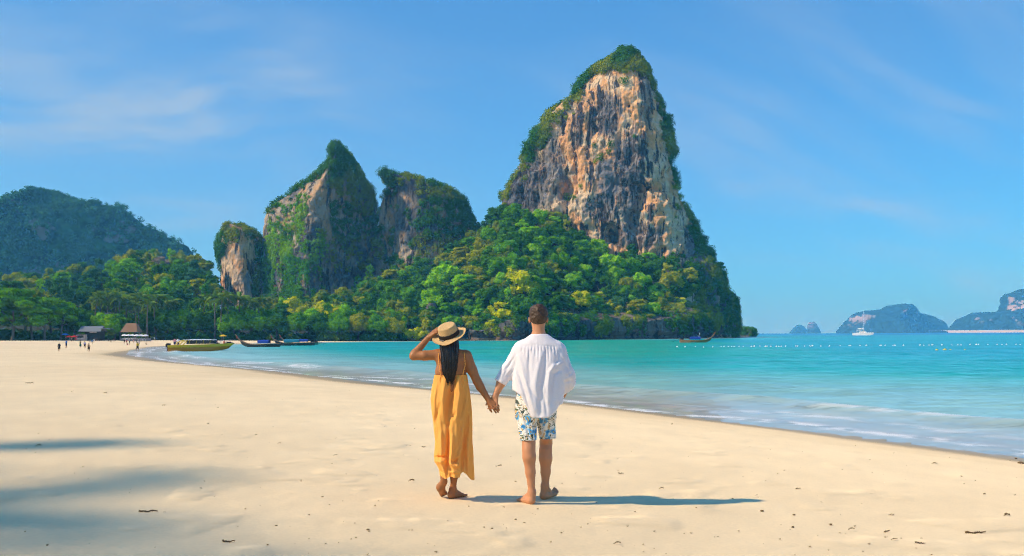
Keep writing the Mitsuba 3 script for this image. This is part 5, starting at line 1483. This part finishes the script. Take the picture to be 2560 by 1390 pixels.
longtail(651, 869.3, 233, 9.6, True, 'blue_tarp', 'dark_hull', 'dark longtail boat with a blue awning and raised prow, nearest right of the speedboat', rot=-3, tarp_at=(-0.9, 2.7))
longtail(737, 864.6, 262, 10.6, True, 'teal_tarp', 'dark_hull', 'longtail boat with a pale wooden prow and blue green awning, rightmost of the moored longtails', rot=4, tarp_at=(0.8, 4.0))
longtail(752, 862.5, 282, 10.0, True, 'blue_tarp', 'green_paint', 'longtail boat half hidden behind the one with the blue green awning', rot=2, tarp_at=(-0.6, 3.0))
longtail(1739, 856.6, 284, 9.2, False, 'blue_tarp', 'wood', 'lone longtail boat with a blue awning anchored before the foot of the tall rock', rot=-4, tarp_at=(-0.2, 3.2), upper=True)

# white sailing catamaran
pos = W(2158, 837.6, 1010.0); pos[2] = 0
ck = num('catamaran'); add = setter(ck, pos, -32.0)
for s_ in (-1, 1):
    V, v, f = hull(20.0, 2.2, lambda u: 2.5 + 0.5 * u ** 2, keel=-0.4, rake=0.4, stern=0.8, fine=4, inset=0.1)
    add('hull', (v + [0, s_ * 3.4, 0], f), 'white_paint', smooth=40)
    dv, df = deck_of(V, 0.02); add('deck', (dv + [0, s_ * 3.4, 0], df), 'white_paint')
add('bridge_deck', box((-1.6, 0, 2.0), (13.0, 6.4, 0.9)), 'white_paint')
cab = trimesh.creation.box(extents=(6.8, 6.2, 1.5)); cab.vertices[cab.vertices[:, 2] > 0] *= [0.72, 0.82, 1]
cab.apply_translation((0.0, 0, 3.3)); cab.apply_scale([1.15, 1, 1]); add('cabin', vf(cab), 'white_paint')
add('cabin_window', cat([box((0.1, s_ * 2.86, 3.35), (5.2, 0.12, 0.5)) for s_ in (-1, 1)] + [box((3.5, 0, 3.35), (0.12, 4.6, 0.5), tilt=-0.5)]), 'black_plastic')
add('bimini', cat([box((-4.2, 0, 5.4), (4.8, 5.4, 0.5))] + [tube([(-4.2 + a, b, 2.0), (-4.2 + a, b, 5.4)], 0.06, 6) for a in (-2, 2) for b in (-2.4, 2.4)]), 'white_paint')
add('mast', tube([(0.8, 0, 3.2), (0.8, 0, 26.0)], [0.30, 0.22], 8), 'white_paint', True)
add('boom', cat([tube([(0.7, 0, 6.4), (-5.6, 0, 6.9)], 0.2, 8), tube([(0.5, 0, 6.75), (-5.4, 0, 7.25)], [0.5, 0.35], 8)]), 'white_cloth', True)
add('rigging', cat([tube([(0.8, 0, 25.0), (8.3, 0, 2.4)], 0.05, 4), tube([(0.8, 0, 22.0), (-1.5, 3.4, 2.0)], 0.04, 4), tube([(0.8, 0, 22.0), (-1.5, -3.4, 2.0)], 0.04, 4)]), 'steel')
tag(ck, 'white sailing catamaran with bare mast anchored in front of the far island', 'sailing catamaran')

# floats of the swimming line
bm = revolve([(0.001, 0.30), (0.05, 0.29), (0.06, 0.22), (0.16, 0.17), (0.22, 0.08), (0.24, 0.0), (0.20, -0.10), (0.10, -0.17), (0.001, -0.19)], 14)
buoy_ply = mikit.ply(bm, None, smooth=True)
rb = np.random.default_rng(8)
bx_ = [1693, 1713, 1738, 1759, 1782, 1803, 1810, 1821, 1829, 1836, 1848, 1858, 1879, 1886, 1900, 1914, 1918, 1927, 1941, 1947, 1953, 1964, 1990, 1994, 2012, 2025, 2031, 2052, 2074, 2100, 2122, 2126, 2150, 2166, 2200, 2203, 2213, 2233, 2238, 2259, 2300, 2309, 2323, 2331, 2355, 2380, 2395, 2402, 2425, 2441, 2447, 2469, 2493, 2505, 2516, 2540, 2551]
ORD = lambda n: f"{n}{'th' if 10 < n % 100 < 20 else {1: 'st', 2: 'nd', 3: 'rd'}.get(n % 10, 'th')}"
for i_, p_ in enumerate(bx_):
    py_ = 868.4 - (p_ - 1690) * 0.0078 + rb.normal(0, 0.35)
    yh_ = HY - ROLL * (p_ - 1280)
    d_ = 2.6 * F / (py_ - yh_)
    q_ = W(p_, py_, d_)
    k_ = num('buoy'); s_ = rb.uniform(0.5, 0.85)
    scene[k_] = {**buoy_ply, 'to_world': T().translate([float(q_[0]), float(q_[1]), 0.02]).rotate([1, 0, 0], float(rb.uniform(-12, 12))).scale(s_), 'bsdf': {'type': 'ref', 'id': 'mat_white_paint'}}
    tag(k_, f'{ORD(i_ + 1)} small white float from the left in the line across the bay', 'buoy', 'white floats of the line across the bay')
for p_, s_, w_ in ((2342, 1.3, 'left end'), (2362, 1.7, 'second from left'), (2376, 0.9, 'third from left'), (2412, 0.9, 'right end')):
    q_ = W(p_, 875.2, 2.6 * F / (875.2 - 830.6)); k_ = num('buoy')
    scene[k_] = {**buoy_ply, 'to_world': T().translate([float(q_[0]), float(q_[1]), 0.02]).scale([s_ * 0.75, s_ * 0.5, s_ * 0.45]), 'bsdf': {'type': 'ref', 'id': 'mat_yellow_buoy'}}
    tag(k_, f'yellowish float in front of the white float line, {w_} of the four', 'buoy', 'yellowish floats')

# ---------------------------------------------------------------- buildings and shelters at the back of the left beach
YB = 372.0
def at_back(px, dpx=0): 
    x, y = where_px(px, YB + dpx); return np.array([x, y, gz(x, y)])


def gable(c, w, d, h0, h1, over=0.5):
    """A gable roof, ridge along x."""
    x, y, z = c; a, b = w / 2 + over, d / 2 + over
    v = np.array([[x - a, y - b, z + h0], [x + a, y - b, z + h0], [x + a, y, z + h1], [x - a, y, z + h1], [x - a, y + b, z + h0], [x + a, y + b, z + h0]])
    v = np.vstack([v, v + [0, 0, 0.12]])
    f = [[0, 1, 2], [0, 2, 3], [3, 2, 5], [3, 5, 4]]
    f += [[a_ + 6, b_ + 6, c_ + 6] for a_, b_, c_ in f]
    for a_, b_ in ((0, 1), (1, 2), (2, 5), (5, 4), (4, 3), (3, 0)): f += [[a_, b_, b_ + 6], [a_, b_ + 6, a_ + 6]]
    return v, np.array(f)


hk = num('beach_hut'); c = at_back(232)
put(hk + '__roof', gable(c, 7.6, 5.0, 3.5, 5.5), 'mat_grey_roof')
put(hk + '__side_roof', cat([box(c + [5.4, 0, 4.6], (3.6, 4.6, 0.14), tilt=0.08)]), 'mat_grey_roof')
for k in range(5):
    for s_ in (-1, 1): put(hk + '__post', tube([c + [-3.6 + 1.8 * k, s_ * 2.3, -0.3], c + [-3.6 + 1.8 * k, s_ * 2.3, 3.6]], 0.11, 7), 'mat_dark_wood')
put(hk + '__back_wall', box(c + [0, 2.2, 1.7], (7.2, 0.16, 3.4)), 'mat_dark_wood')
put(hk + '__counter', box(c + [0.3, -2.1, 0.6], (5.2, 0.6, 1.1)), 'mat_dark_wood')
put(hk + '__fascia', box(c + [1.2, -2.46, 3.25], (2.6, 0.10, 0.42)), 'mat_cream_wall')
tag(hk, 'open beach hut with a grey roof among the trees at the back of the beach', 'hut')
kk = num('beach_kiosk'); c = at_back(204, -4)
put(kk + '__wall', box(c + [0, 0, 1.1], (3.2, 2.4, 2.4)), 'mat_cream_wall')
put(kk + '__roof', box(c + [0, -0.2, 2.5], (3.9, 3.2, 0.18), tilt=0.05), 'mat_dark_wood')
put(kk + '__counter', box(c + [0, -1.35, 1.0], (2.8, 0.35, 0.12)), 'mat_white_paint')
put(kk + '__hatch', box(c + [0.1, -1.22, 1.6], (2.2, 0.06, 0.9)), 'mat_dark_wood')
tag(kk, 'small pinkish kiosk left of the grey roofed beach hut', 'kiosk')
tk = num('thatched_hut'); c = at_back(329, 14)
v = np.array([[-3.4, -3, 3.4], [3.4, -3, 3.4], [3.4, 3, 3.4], [-3.4, 3, 3.4], [-2.0, -0.4, 7.0], [2.0, -0.4, 7.0], [2.0, 0.4, 7.0], [-2.0, 0.4, 7.0]], float) + c
rm = trimesh.Trimesh(v, [[0, 1, 5], [0, 5, 4], [1, 2, 6], [1, 6, 5], [2, 3, 7], [2, 7, 6], [3, 0, 4], [3, 4, 7], [4, 5, 6], [4, 6, 7]], process=False).subdivide().subdivide().subdivide()
rv = np.array(rm.vertices); rv += 0.16 * (fbn(rv * [2.5, 2.5, 0.8], 3, 3) - 0.5)[:, None] * [1, 1, 1.2]
put(tk + '__roof', (rv, np.array(rm.faces)), 'mat_thatch')
for a_ in (-2.7, 0, 2.7):
    for b_ in (-2.4, 2.4): put(tk + '__post', tube([c + [a_, b_, -0.3], c + [a_, b_, 3.6]], 0.12, 7), 'mat_dark_wood')
put(tk + '__railing', cat([box(c + [0, -2.5, 1.0], (5.6, 0.1, 0.12)), box(c + [0, -2.5, 0.5], (5.6, 0.08, 0.08))]), 'mat_white_paint')
tag(tk, 'hut with a tall reddish thatched roof behind the white parasols', 'hut')
def parasol(key, c, R, H, mat, label, group):
    n = 8; a = np.arange(n) / n * 2 * np.pi
    prof = [(0.02, H), (R * 0.5, H - 0.22), (R, H - 0.55), (R, H - 0.72), (R * 0.97, H - 0.58), (R * 0.5, H - 0.27), (0.02, H - 0.06)]
    v, f = revolve(prof, n)
    put(key + '__canopy', (v + c, f), mat)
    put(key + '__pole', tube([c + [0, 0, -0.3], c + [0, 0, H + 0.08]], 0.035, 6), 'mat_steel')
    tag(key, label, 'parasol', group)


for i, p_ in enumerate((311, 321, 331, 342, 353, 364)):
    c = at_back(p_, -8 - (i % 2) * 1.5)
    parasol(num('parasol'), c, 1.25, 2.75, 'mat_white_cloth', ['leftmost white parasol in front of the thatched hut', 'second white parasol from the left before the thatched hut', 'third white parasol from the left before the thatched hut', 'fourth white parasol from the left before the thatched hut', 'fifth white parasol from the left before the thatched hut', 'rightmost white parasol in front of the thatched hut'][i], 'white parasols in front of the thatched hut')
parasol(num('parasol'), at_back(558, 34), 1.5, 2.6, 'mat_yellow_cloth', 'single yellow parasol under the trees right of the speedboat', None)
for p_, m_, lb in ((173, 'red_cloth', 'red parasol left of the pinkish kiosk, left one of two'), (186, 'red_cloth', 'red parasol left of the pinkish kiosk, right one of two'), (163, 'blue_cloth', 'blue parasol left of the red parasols')):
    parasol(num('parasol'), at_back(p_, -8), 1.3, 2.1 if m_ == 'red_cloth' else 2.9, 'mat_' + m_, lb, None)
wk = num('low_wall'); p0, p1 = at_back(300, -4), at_back(378, -2)
put(wk, cat([box((p0 + p1) / 2 + [0, 0, 0.5], (abs(p1[0] - p0[0]), 0.4, 1.2), rot=math.atan2(p1[1] - p0[1], p1[0] - p0[0]))]), 'mat_grey_roof')
tag(wk, 'low grey wall under the white parasols', 'wall')
for i, (p_, m_) in enumerate(((316, 'white_paint'), (327, 'white_paint'), (338, 'wood'), (349, 'white_paint'), (360, 'white_paint'))):
    c = at_back(p_, -6.5); k_ = num('beach_table')
    put(k_ + '__tabletop', box(c + [0, 0, 0.95], (1.2, 0.9, 0.07)), 'mat_' + m_)
    for a_ in (-0.5, 0.5):
        for b_ in (-0.35, 0.35): put(k_ + '__leg', box(c + [a_, b_, 0.42], (0.07, 0.07, 1.0)), 'mat_' + m_)
    tag(k_, f"{'wooden' if m_ == 'wood' else 'white'} table under the white parasols, {['first', 'second', 'third', 'fourth', 'fifth'][i]} from the left", 'table', 'tables under the white parasols')

# ---------------------------------------------------------------- people far off on the beach
def far_figure(pose):
    fd = Field((-0.6, -0.6, -0.1), (0.6, 0.6, 1.85), 0.042)
    st = {'stand': 0.02, 'walk': 0.24, 'sit': 0.0}[pose]
    if pose == 'sit':
        fd.ball((0, 0, 0.82), (0.085, 0.10, 0.12), 0.0); fd.bone((0, 0, 0.55), (0, 0.02, 0.16), 0.13, 0.15, 0.05)
        for s in (-1, 1):
            fd.chain([(0.09 * s, -0.02, 0.12), (0.13 * s, -0.38, 0.34), (0.12 * s, -0.55, 0.03)], [0.085, 0.065, 0.045], 0.03)
            fd.chain([(0.17 * s, 0, 0.60), (0.22 * s, -0.12, 0.40), (0.14 * s, -0.32, 0.36)], [0.05, 0.045, 0.03], 0.03)
        fd.bone((0, 0, 0.62), (0, 0, 0.74), 0.05, 0.05, 0.03)
        cl = Field((-0.6, -0.6, -0.1), (0.6, 0.6, 1.85), 0.042); cl.bone((0, 0, 0.58), (0, 0.02, 0.30), 0.155, 0.165, 0.02).bone((-0.14, 0, 0.60), (0.14, 0, 0.60), 0.085, 0.085, 0.04)
        bt = Field((-0.6, -0.6, -0.1), (0.6, 0.6, 1.85), 0.042); bt.bone((-0.07, 0, 0.14), (0.07, 0, 0.14), 0.17, 0.17, 0.02)
        for s in (-1, 1): bt.bone((0.09 * s, -0.02, 0.13), (0.12 * s, -0.26, 0.26), 0.105, 0.09, 0.03)
        hr_ = Field((-0.6, -0.6, -0.1), (0.6, 0.6, 1.85), 0.042); hr_.ball((0, 0.02, 0.87), (0.098, 0.11, 0.10), 0)
    else:
        fd.ball((0, 0, 1.60), (0.078, 0.098, 0.118), 0.0); fd.bone((0, 0, 1.40), (0, 0, 1.52), 0.055, 0.05, 0.03)
        fd.chain([(0, 0, 1.36), (0, 0, 1.15), (0, 0, 0.95)], [0.12, 0.12, 0.14], 0.05); fd.bone((-0.16, 0, 1.37), (0.16, 0, 1.37), 0.06, 0.06, 0.05)
        for s in (-1, 1):
            fd.chain([(0.09 * s, 0, 0.90), (0.10 * s, -st * 0.6 * s, 0.48), (0.10 * s, -st * s - 0.02 * s, 0.07)], [0.095, 0.062, 0.042], 0.03)
            fd.bone((0.10 * s, -st * s, 0.03), (0.11 * s, -st * s - 0.16, 0.025), 0.035, 0.028, 0.02)
            fd.chain([(0.20 * s, 0, 1.36), (0.25 * s, st * 0.4 * s, 1.10), (0.23 * s, st * 0.9 * s - 0.06, 0.86)], [0.052, 0.042, 0.036], 0.03)
        cl = Field((-0.6, -0.6, -0.1), (0.6, 0.6, 1.85), 0.042); cl.chain([(0, 0, 1.36), (0, 0, 0.98)], [0.145, 0.155], 0.03).bone((-0.17, 0, 1.37), (0.17, 0, 1.37), 0.075, 0.075, 0.05)
        for s in (-1, 1): cl.bone((0.19 * s, 0, 1.36), (0.235 * s, st * 0.25 * s, 1.18), 0.075, 0.07, 0.03)
        bt = Field((-0.6, -0.6, -0.1), (0.6, 0.6, 1.85), 0.042); bt.bone((-0.05, 0, 0.93), (0.05, 0, 0.93), 0.155, 0.155, 0.02)
        for s in (-1, 1): bt.bone((0.09 * s, 0, 0.88), (0.10 * s, -st * 0.5 * s, 0.56), 0.11, 0.095, 0.03)
        hr_ = Field((-0.6, -0.6, -0.1), (0.6, 0.6, 1.85), 0.042); hr_.ball((0, 0.022, 1.64), (0.092, 0.108, 0.105), 0)
    return [mikit.ply(q.mesh(), None, smooth=True) for q in (fd, cl, bt, hr_)]


POSES = {k: far_figure(k) for k in ('stand', 'walk', 'sit')}
DRESS = mikit.ply(revolve([(0.001, 1.42), (0.15, 1.38), (0.15, 1.15), (0.13, 1.02), (0.19, 0.8), (0.26, 0.28), (0.24, 0.27), (0.001, 0.9)], 20), None, smooth=True)
FARP = [(148, 879.0, 22, 'walk', 'black_cloth', 'black_cloth', 'tan_skin', 'person in a black top and shorts walking on the sand, nearest at the left'),
        (165.6, 870.0, 20.5, 'stand', 'blue_cloth', 'navy_cloth', 'tan_skin', 'person in a blue shirt standing on the sand near the left edge'),
        (201, 868.5, 18, 'dress', 'green_cloth', 'green_cloth', 'tan_skin', 'person in a long dark green dress on the left beach'),
        (212, 871.0, 17.5, 'walk', 'purple_cloth', 'black_cloth', 'tan_skin', 'person in a pale lilac top right of the one in the green dress'),
        (222, 880.0, 22, 'walk', 'tan_skin', 'black_cloth', 'tan_skin', 'bare chested person in black shorts on the wet sand'),
        (225, 857.5, 9.5, 'stand', 'navy_cloth', 'navy_cloth', 'tan_skin', 'person in dark blue farther up the beach, left of two'),
        (230.5, 860.5, 11.5, 'walk', 'blue_cloth', 'navy_cloth', 'tan_skin', 'person in blue farther up the beach, right of two'),
        (235.5, 857.0, 10, 'stand', 'white_cloth', 'white_cloth', 'tan_skin', 'person in white up the beach beside the two in blue'),
        (271, 855.0, 10, 'stand', 'navy_cloth', 'black_cloth', 'tan_skin', 'person in dark clothes standing before the grey roofed hut'),
        (277, 855.5, 5, 'sit', 'tan_skin', 'black_cloth', 'tan_skin', 'person sitting on the sand beside the one in dark clothes'),
        (285.5, 855.0, 9.5, 'walk', 'tan_skin', 'navy_cloth', 'tan_skin', 'bare chested person walking up the beach left of the parasols'),
        (311.5, 858.5, 10.5, 'stand', 'black_cloth', 'black_cloth', 'tan_skin', 'person in black at the left of the group by the water'),
        (316.8, 860.0, 11, 'walk', 'red_cloth', 'black_cloth', 'tan_skin', 'person in a dark red top in the group by the water'),
        (319, 862.5, 5, 'sit', 'tan_skin', 'red_cloth', 'tan_skin', 'person sitting at the feet of the group by the water'),
        (324, 861.0, 10.5, 'stand', 'navy_cloth', 'black_cloth', 'tan_skin', 'person in navy at the right of the group by the water'),
        (334, 858.0, 7.5, 'stand', 'pink_cloth', 'tan_skin', 'tan_skin', 'person in pink behind the group by the water'),
        (341.5, 858.5, 8.5, 'stand', 'black_cloth', 'navy_cloth', 'tan_skin', 'person in black up the beach behind the yellow shirt'),
        (344, 878.5, 23, 'walk', 'yellow_cloth', 'black_cloth', 'tan_skin', 'person in a yellow shirt and dark trousers at the water\'s edge'),
        (348, 863.0, 9, 'stand', 'purple_cloth', 'tan_skin', 'tan_skin', 'person in lilac just behind the person in the yellow shirt'),
        (365, 861.5, 5, 'sit', 'tan_skin', 'black_cloth', 'tan_skin', 'person sitting on the sand left of the speedboat'),
        (179, 854.0, 9.5, 'stand', 'pink_cloth', 'black_cloth', 'tan_skin', 'person in pink standing by the red parasols'),
        (190, 852.5, 8.5, 'stand', 'red_cloth', 'red_cloth', 'tan_skin', 'person in red in front of the pinkish kiosk'),
        (55, 847.5, 7, 'stand', 'white_cloth', 'tan_skin', 'tan_skin', 'person in white in the shade of the broad trees'),
        (21, 848.7, 5, 'sit', 'pink_cloth', 'white_cloth', 'tan_skin', 'person sitting in pink at the foot of the leftmost trees'),
        (89, 848.5, 5, 'sit', 'white_cloth', 'white_cloth', 'tan_skin', 'person sitting in white under the broad trees'),
        (386, 851.0, 7, 'stand', 'white_cloth', 'white_cloth', 'tan_skin', 'person in white at the back of the beach left of the speedboat'),
        (772, 848.2, 7, 'stand', 'white_cloth', 'navy_cloth', 'tan_skin', 'person in white on the far beach above the rightmost longtails'),
        (757, 848.8, 4.5, 'sit', 'white_cloth', 'white_cloth', 'tan_skin', 'person sitting on the far beach above the longtails')]
rp = np.random.default_rng(3)
for px_, py_, hp, pose, top_, bot_, sk, lb in FARP:
    c = on_ground(px_, py_)
    full = 1.7 if pose != 'sit' else 0.95
    size = np.clip(hp * c[1] / F / full, 0.80, 1.25)
    k_ = num('person'); body, topm, botm, hair_ = POSES['stand' if pose == 'dress' else pose]
    m_ = T().translate([float(c[0]), float(c[1]), gz(c[0], c[1]) - 0.01]).rotate([0, 0, 1], float(rp.uniform(0, 360))).scale(float(size))
    ref = lambda k: {'type': 'ref', 'id': 'mat_' + k}
    scene[k_ + '__body'] = {**body, 'to_world': m_, 'bsdf': ref(sk)}
    scene[k_ + '__hair'] = {**hair_, 'to_world': m_, 'bsdf': ref('dark_hair')}
    if pose == 'dress': scene[k_ + '__dress'] = {**DRESS, 'to_world': m_, 'bsdf': ref(top_)}
    else:
        if top_ != sk: scene[k_ + '__shirt'] = {**topm, 'to_world': m_, 'bsdf': ref(top_)}
        if bot_ != sk: scene[k_ + '__shorts'] = {**botm, 'to_world': m_, 'bsdf': ref(bot_)}
    tag(k_, lb, 'person')
# people aboard the speedboat
bp = W(500, 878.3, 172.0)
for dx, top_, lb in ((2.95, 'red_cloth', 'person in a red life vest on the foredeck of the speedboat, left of two'), (4.25, 'red_cloth', 'person in a red life vest at the bow of the speedboat'), (-4.6, 'pink_cloth', 'person in pink at the stern of the speedboat'), (-4.0, 'white_cloth', 'person in white at the stern of the speedboat')):
    k_ = num('person'); body, topm, botm, hair_ = POSES['sit' if dx > 0 else 'stand']
    m_ = T().translate([float(bp[0] + dx), 172.0 + 0.3, 1.08 if dx > 0 else 0.75]).rotate([0, 0, 1], 90 if dx > 0 else 200).scale(0.95)
    scene[k_ + '__body'] = {**body, 'to_world': m_, 'bsdf': ref('tan_skin')}; scene[k_ + '__hair'] = {**hair_, 'to_world': m_, 'bsdf': ref('dark_hair')}
    scene[k_ + '__shirt'] = {**topm, 'to_world': m_, 'bsdf': ref(top_)}; scene[k_ + '__shorts'] = {**botm, 'to_world': m_, 'bsdf': ref('navy_cloth')}
    tag(k_, lb, 'person')

# ---------------------------------------------------------------- what the tide left on the sand
scene['mat_dry_leaf'] = princ(lambda p, n, uv: mix((0.10, 0.055, 0.022), (0.30, 0.19, 0.08), noise(p.x * 60, p.y * 60, p.z * 60)), 0.7, 0.3)
scene['mat_drift'] = princ(lambda p, n, uv: mix((0.05, 0.032, 0.018), (0.24, 0.15, 0.07), fbm(p.x * 18, p.y * 18, p.z * 18, 2)), 0.8, 0.2)
rd = np.random.default_rng(12)


def leaf_mesh(l, w, rng):
    u = np.linspace(0, 1, 9); k = np.linspace(-1, 1, 5)
    U, K = np.meshgrid(u, k, indexing='ij')
    wd = w * np.sin(np.pi * u ** 0.8)[:, None] * K
    z = 0.35 * w * K ** 2 * (1 + 0.4 * rng.normal()) + 0.18 * l * np.sin(np.pi * U) * rng.uniform(0.2, 1) + 0.012
    v = np.stack([(U - 0.5) * l, wd, z], -1).reshape(-1, 3)
    f = grid_faces(9, 5)
    return cat([(v, f), (v + [0, 0, 0.0015], f[:, ::-1]), tube([(-0.5 * l, 0, 0.012), (-0.75 * l, 0.02 * l, 0.01)], 0.003, 4)])


def twig_mesh(l, r, rng):
    t = np.linspace(-0.5, 0.5, 9)
    p_ = np.stack([t * l, 0.05 * l * np.sin(t * 7 + rng.normal()), r * 0.8 + 0.05 * l * np.abs(t) * rng.random() + 0.012 * rng.random(9)], 1)
    return cat([tube(p_, r * np.linspace(1.1, 0.55, 9), 6), tube([p_[5], p_[5] + [0.10 * l, 0.13 * l, 0.03 * l]], [r * 0.6, r * 0.25], 5)])


def pebble_mesh(r, rng):
    m = trimesh.creation.icosphere(2); v = m.vertices * [1.3, 1, 0.62] * r
    v = v * (1 + 0.35 * (fbn(m.vertices * 2 + rng.uniform(0, 50, 3), 2, 3) - 0.5))[:, None]
    return v + [0, 0, r * 0.35], m.faces


DEB = [(75, 958.5, 'twig', 22, 'dark piece of driftwood in the shadow at the left edge'), (410, 1015, 'leaf', 9, 'dark leaf on the open sand left of the couple'), (97, 1117, 'leaf', 12, 'dark leaf lying just above the tree shadows at the left'), (640, 1087, 'pebble', 6, 'small dark pebble on the sand left of the woman'),
       (371, 1281, 'twig', 44, 'thin twig lying in the soft shadow at the lower left'), (572, 1356, 'twig', 34, 'thin twig at the bottom left in the shadow'), (2440, 1335, 'twig', 52, 'long stick on the sand near the lower right corner'), (2518, 1292, 'leaf', 15, 'yellow brown curled leaf at the lower right edge'),
       (2130, 1326, 'leaf', 11, 'brown leaf right of the lower centre, between two pebbles'), (2237, 1351, 'leaf', 10, 'brown leaf at the lower right, left of the long stick'), (2077, 1311, 'pebble', 9, 'dark pebble left of the brown leaf at the lower right'), (1905, 1278, 'pebble', 10, 'dark pebble right of the end of the man\'s shadow'),
       (1982, 1318, 'pebble', 8, 'dark pebble below and right of the man\'s shadow'), (1985, 1287, 'pebble', 6, 'small pebble above another one right of the man\'s shadow'), (1655, 1224, 'leaf', 9, 'dark leaf just above the middle of the man\'s shadow'), (2178, 1236, 'pebble', 7, 'dark pebble in the middle of the sand at the right'),
       (1996, 1223, 'twig', 12, 'short twig right above the tip of the man\'s shadow'), (2174, 1150, 'pebble', 6, 'pebble close to the wet sand at the right'), (2337, 1161, 'leaf', 10, 'leaf close to the wet sand at the far right'), (2404, 1191, 'pebble', 6, 'small pebble below the leaf at the far right'), (2461, 1235, 'pebble', 7, 'pebble at the far right above the curled leaf'),
       (2552, 1159, 'pebble', 16, 'dark stone at the right edge by the water'), (2540, 1147, 'pebble', 7, 'small dark stone at the right edge in the wet sand'), (1030, 1205, 'leaf', 12, 'brown leaf left of the woman\'s feet'), (1552, 1185, 'twig', 14, 'short twig right of the man\'s legs'), (1545, 1362, 'leaf', 9, 'leaf at the bottom edge below the man\'s shadow'),
       (1680, 1060, 'pebble', 5, 'pebble just below the water\'s edge right of the man'), (1700, 1110, 'pebble', 5, 'pebble on the bare sand right of the man\'s shorts'), (1060, 1118, 'twig', 9, 'tiny twig left of the woman\'s dress'), (700, 1110, 'leaf', 7, 'leaf on the open sand well left of the woman'), (520, 1060, 'pebble', 6, 'pebble on the open sand, upper left'),
       (263, 983, 'leaf', 9, 'leaf among the marks on the upper left sand'), (180, 980, 'pebble', 5, 'pebble left of the leaf on the upper left sand'), (545, 1019, 'pebble', 5, 'pebble on the upper sand right of the dark leaf'), (840, 1140, 'leaf', 7, 'leaf on the sand between the shadows and the woman'), (1250, 1165, 'twig', 10, 'twig on the sand between the couple\'s legs'),
       (2217, 1331, 'twig', 16, 'reddish twig right of the brown leaf at the lower right'), (2300, 1360, 'twig', 24, 'reddish twig at the bottom right edge'), (920, 1325, 'pebble', 5, 'pebble in the shadow at the bottom, left of the woman'), (2230, 1290, 'leaf', 8, 'small leaf above the brown leaf at the lower right')]
for px_, py_, kind, wpx, lb in DEB:
    c = on_ground(px_, py_); l = wpx * c[1] / F
    c[2] = gz(c[0], c[1]) - 0.002
    a = rd.uniform(-0.25, 0.25)
    if kind == 'leaf': m_, mt, nm = leaf_mesh(max(l, 0.04) * 1.1, max(l, 0.04) * 0.30, rd), 'mat_dry_leaf', 'dry_leaf'
    elif kind == 'twig': m_, mt, nm = twig_mesh(l, max(0.006, l * 0.05), rd), 'mat_drift', 'driftwood_twig'
    else: m_, mt, nm = pebble_mesh(max(l * 0.36, 0.010), rd), 'mat_drift', 'pebble'
    v = np.array(m_[0]) @ np.array([[math.cos(a), math.sin(a), 0], [-math.sin(a), math.cos(a), 0], [0, 0, 1]]) + c
    k_ = num(nm); put(k_, (v, m_[1]), mt, smooth=nm == 'pebble')
    tag(k_, lb, {'dry_leaf': 'leaf', 'driftwood_twig': 'twig', 'pebble': 'pebble'}[nm])
# crumbs of shell and weed, too many to count
cr_ = []
for k in range(330):
    px_, py_ = rd.uniform(0, 2560), 900 + 500 * rd.random() ** 0.8
    y_ = 1.5 * F / max(py_ - 838, 20)
    q_ = W(px_, py_, y_); 
    cr_.append((q_[0], q_[1], rd.uniform(0.002, 0.007) * (1 + y_ / 40)))
cr_ = np.array(cr_); s0 = inland(cr_[:, 0], cr_[:, 1]); cr_ = cr_[s0 > 1.5]; cz_ = ground_z(cr_[:, 0], cr_[:, 1])
tet = trimesh.creation.icosahedron()
put('shell_crumbs', cat([(tet.vertices * r_ * [1.5, 1, 0.5] + [x_, y_, z_ + r_ * 0.2], tet.faces) for (x_, y_, r_), z_ in zip(cr_, cz_)]), 'mat_dry_leaf')
tag('shell_crumbs', 'crumbs of shell and seaweed scattered over the sand', 'beach litter', kind='stuff')

# ---------------------------------------------------------------- trees at the photographer's left, whose shade falls on the sand
def shade(plant, px_, py_, h, s, rot, mat, lb, sz=None):
    g = on_ground(px_, py_)
    c = g + SUN / SUN[2] * h
    k = sz or h / plant.hc          # only the trunk's height changes much
    pos = np.array([c[0], c[1], g[2] + h - plant.hc * k])
    plant.place(pos, s, rot, mat, lb, None, sz=k)


shade(SPARSE, -400, 1130, 30.0, 0.80, 40, 'mat_leaf_palm', 'tall coconut palm left of the photographer, throwing streaked shade on the sand')
shade(SPARSE, -480, 1180, 26.0, 0.70, 200, 'mat_leaf_palm', 'second tall coconut palm left of the photographer')
shade(SPARSE, -150, 948, 24.0, 0.9, 130, 'mat_leaf_palm', 'coconut palm farther along the beach left of the frame')
shade(SPARSE, -300, 1280, 30.0, 0.80, 70, 'mat_leaf_palm', 'third tall coconut palm left of the photographer')
shade(SPARSE, 330, 1365, 36.0, 0.80, 160, 'mat_leaf_palm', 'fourth tall coconut palm left of the photographer, shading the bottom of the sand')
# ---------------------------------------------------------------- haze
scene['haze'] = {'type': 'cube', 'to_world': T().translate([0, 0, 149]).scale([27000, 27000, 161]), 'bsdf': {'type': 'null'}, 'interior': {'type': 'ref', 'id': 'air'}}
tag('haze', 'thin bluish sea haze in the air', 'haze', kind='stuff')
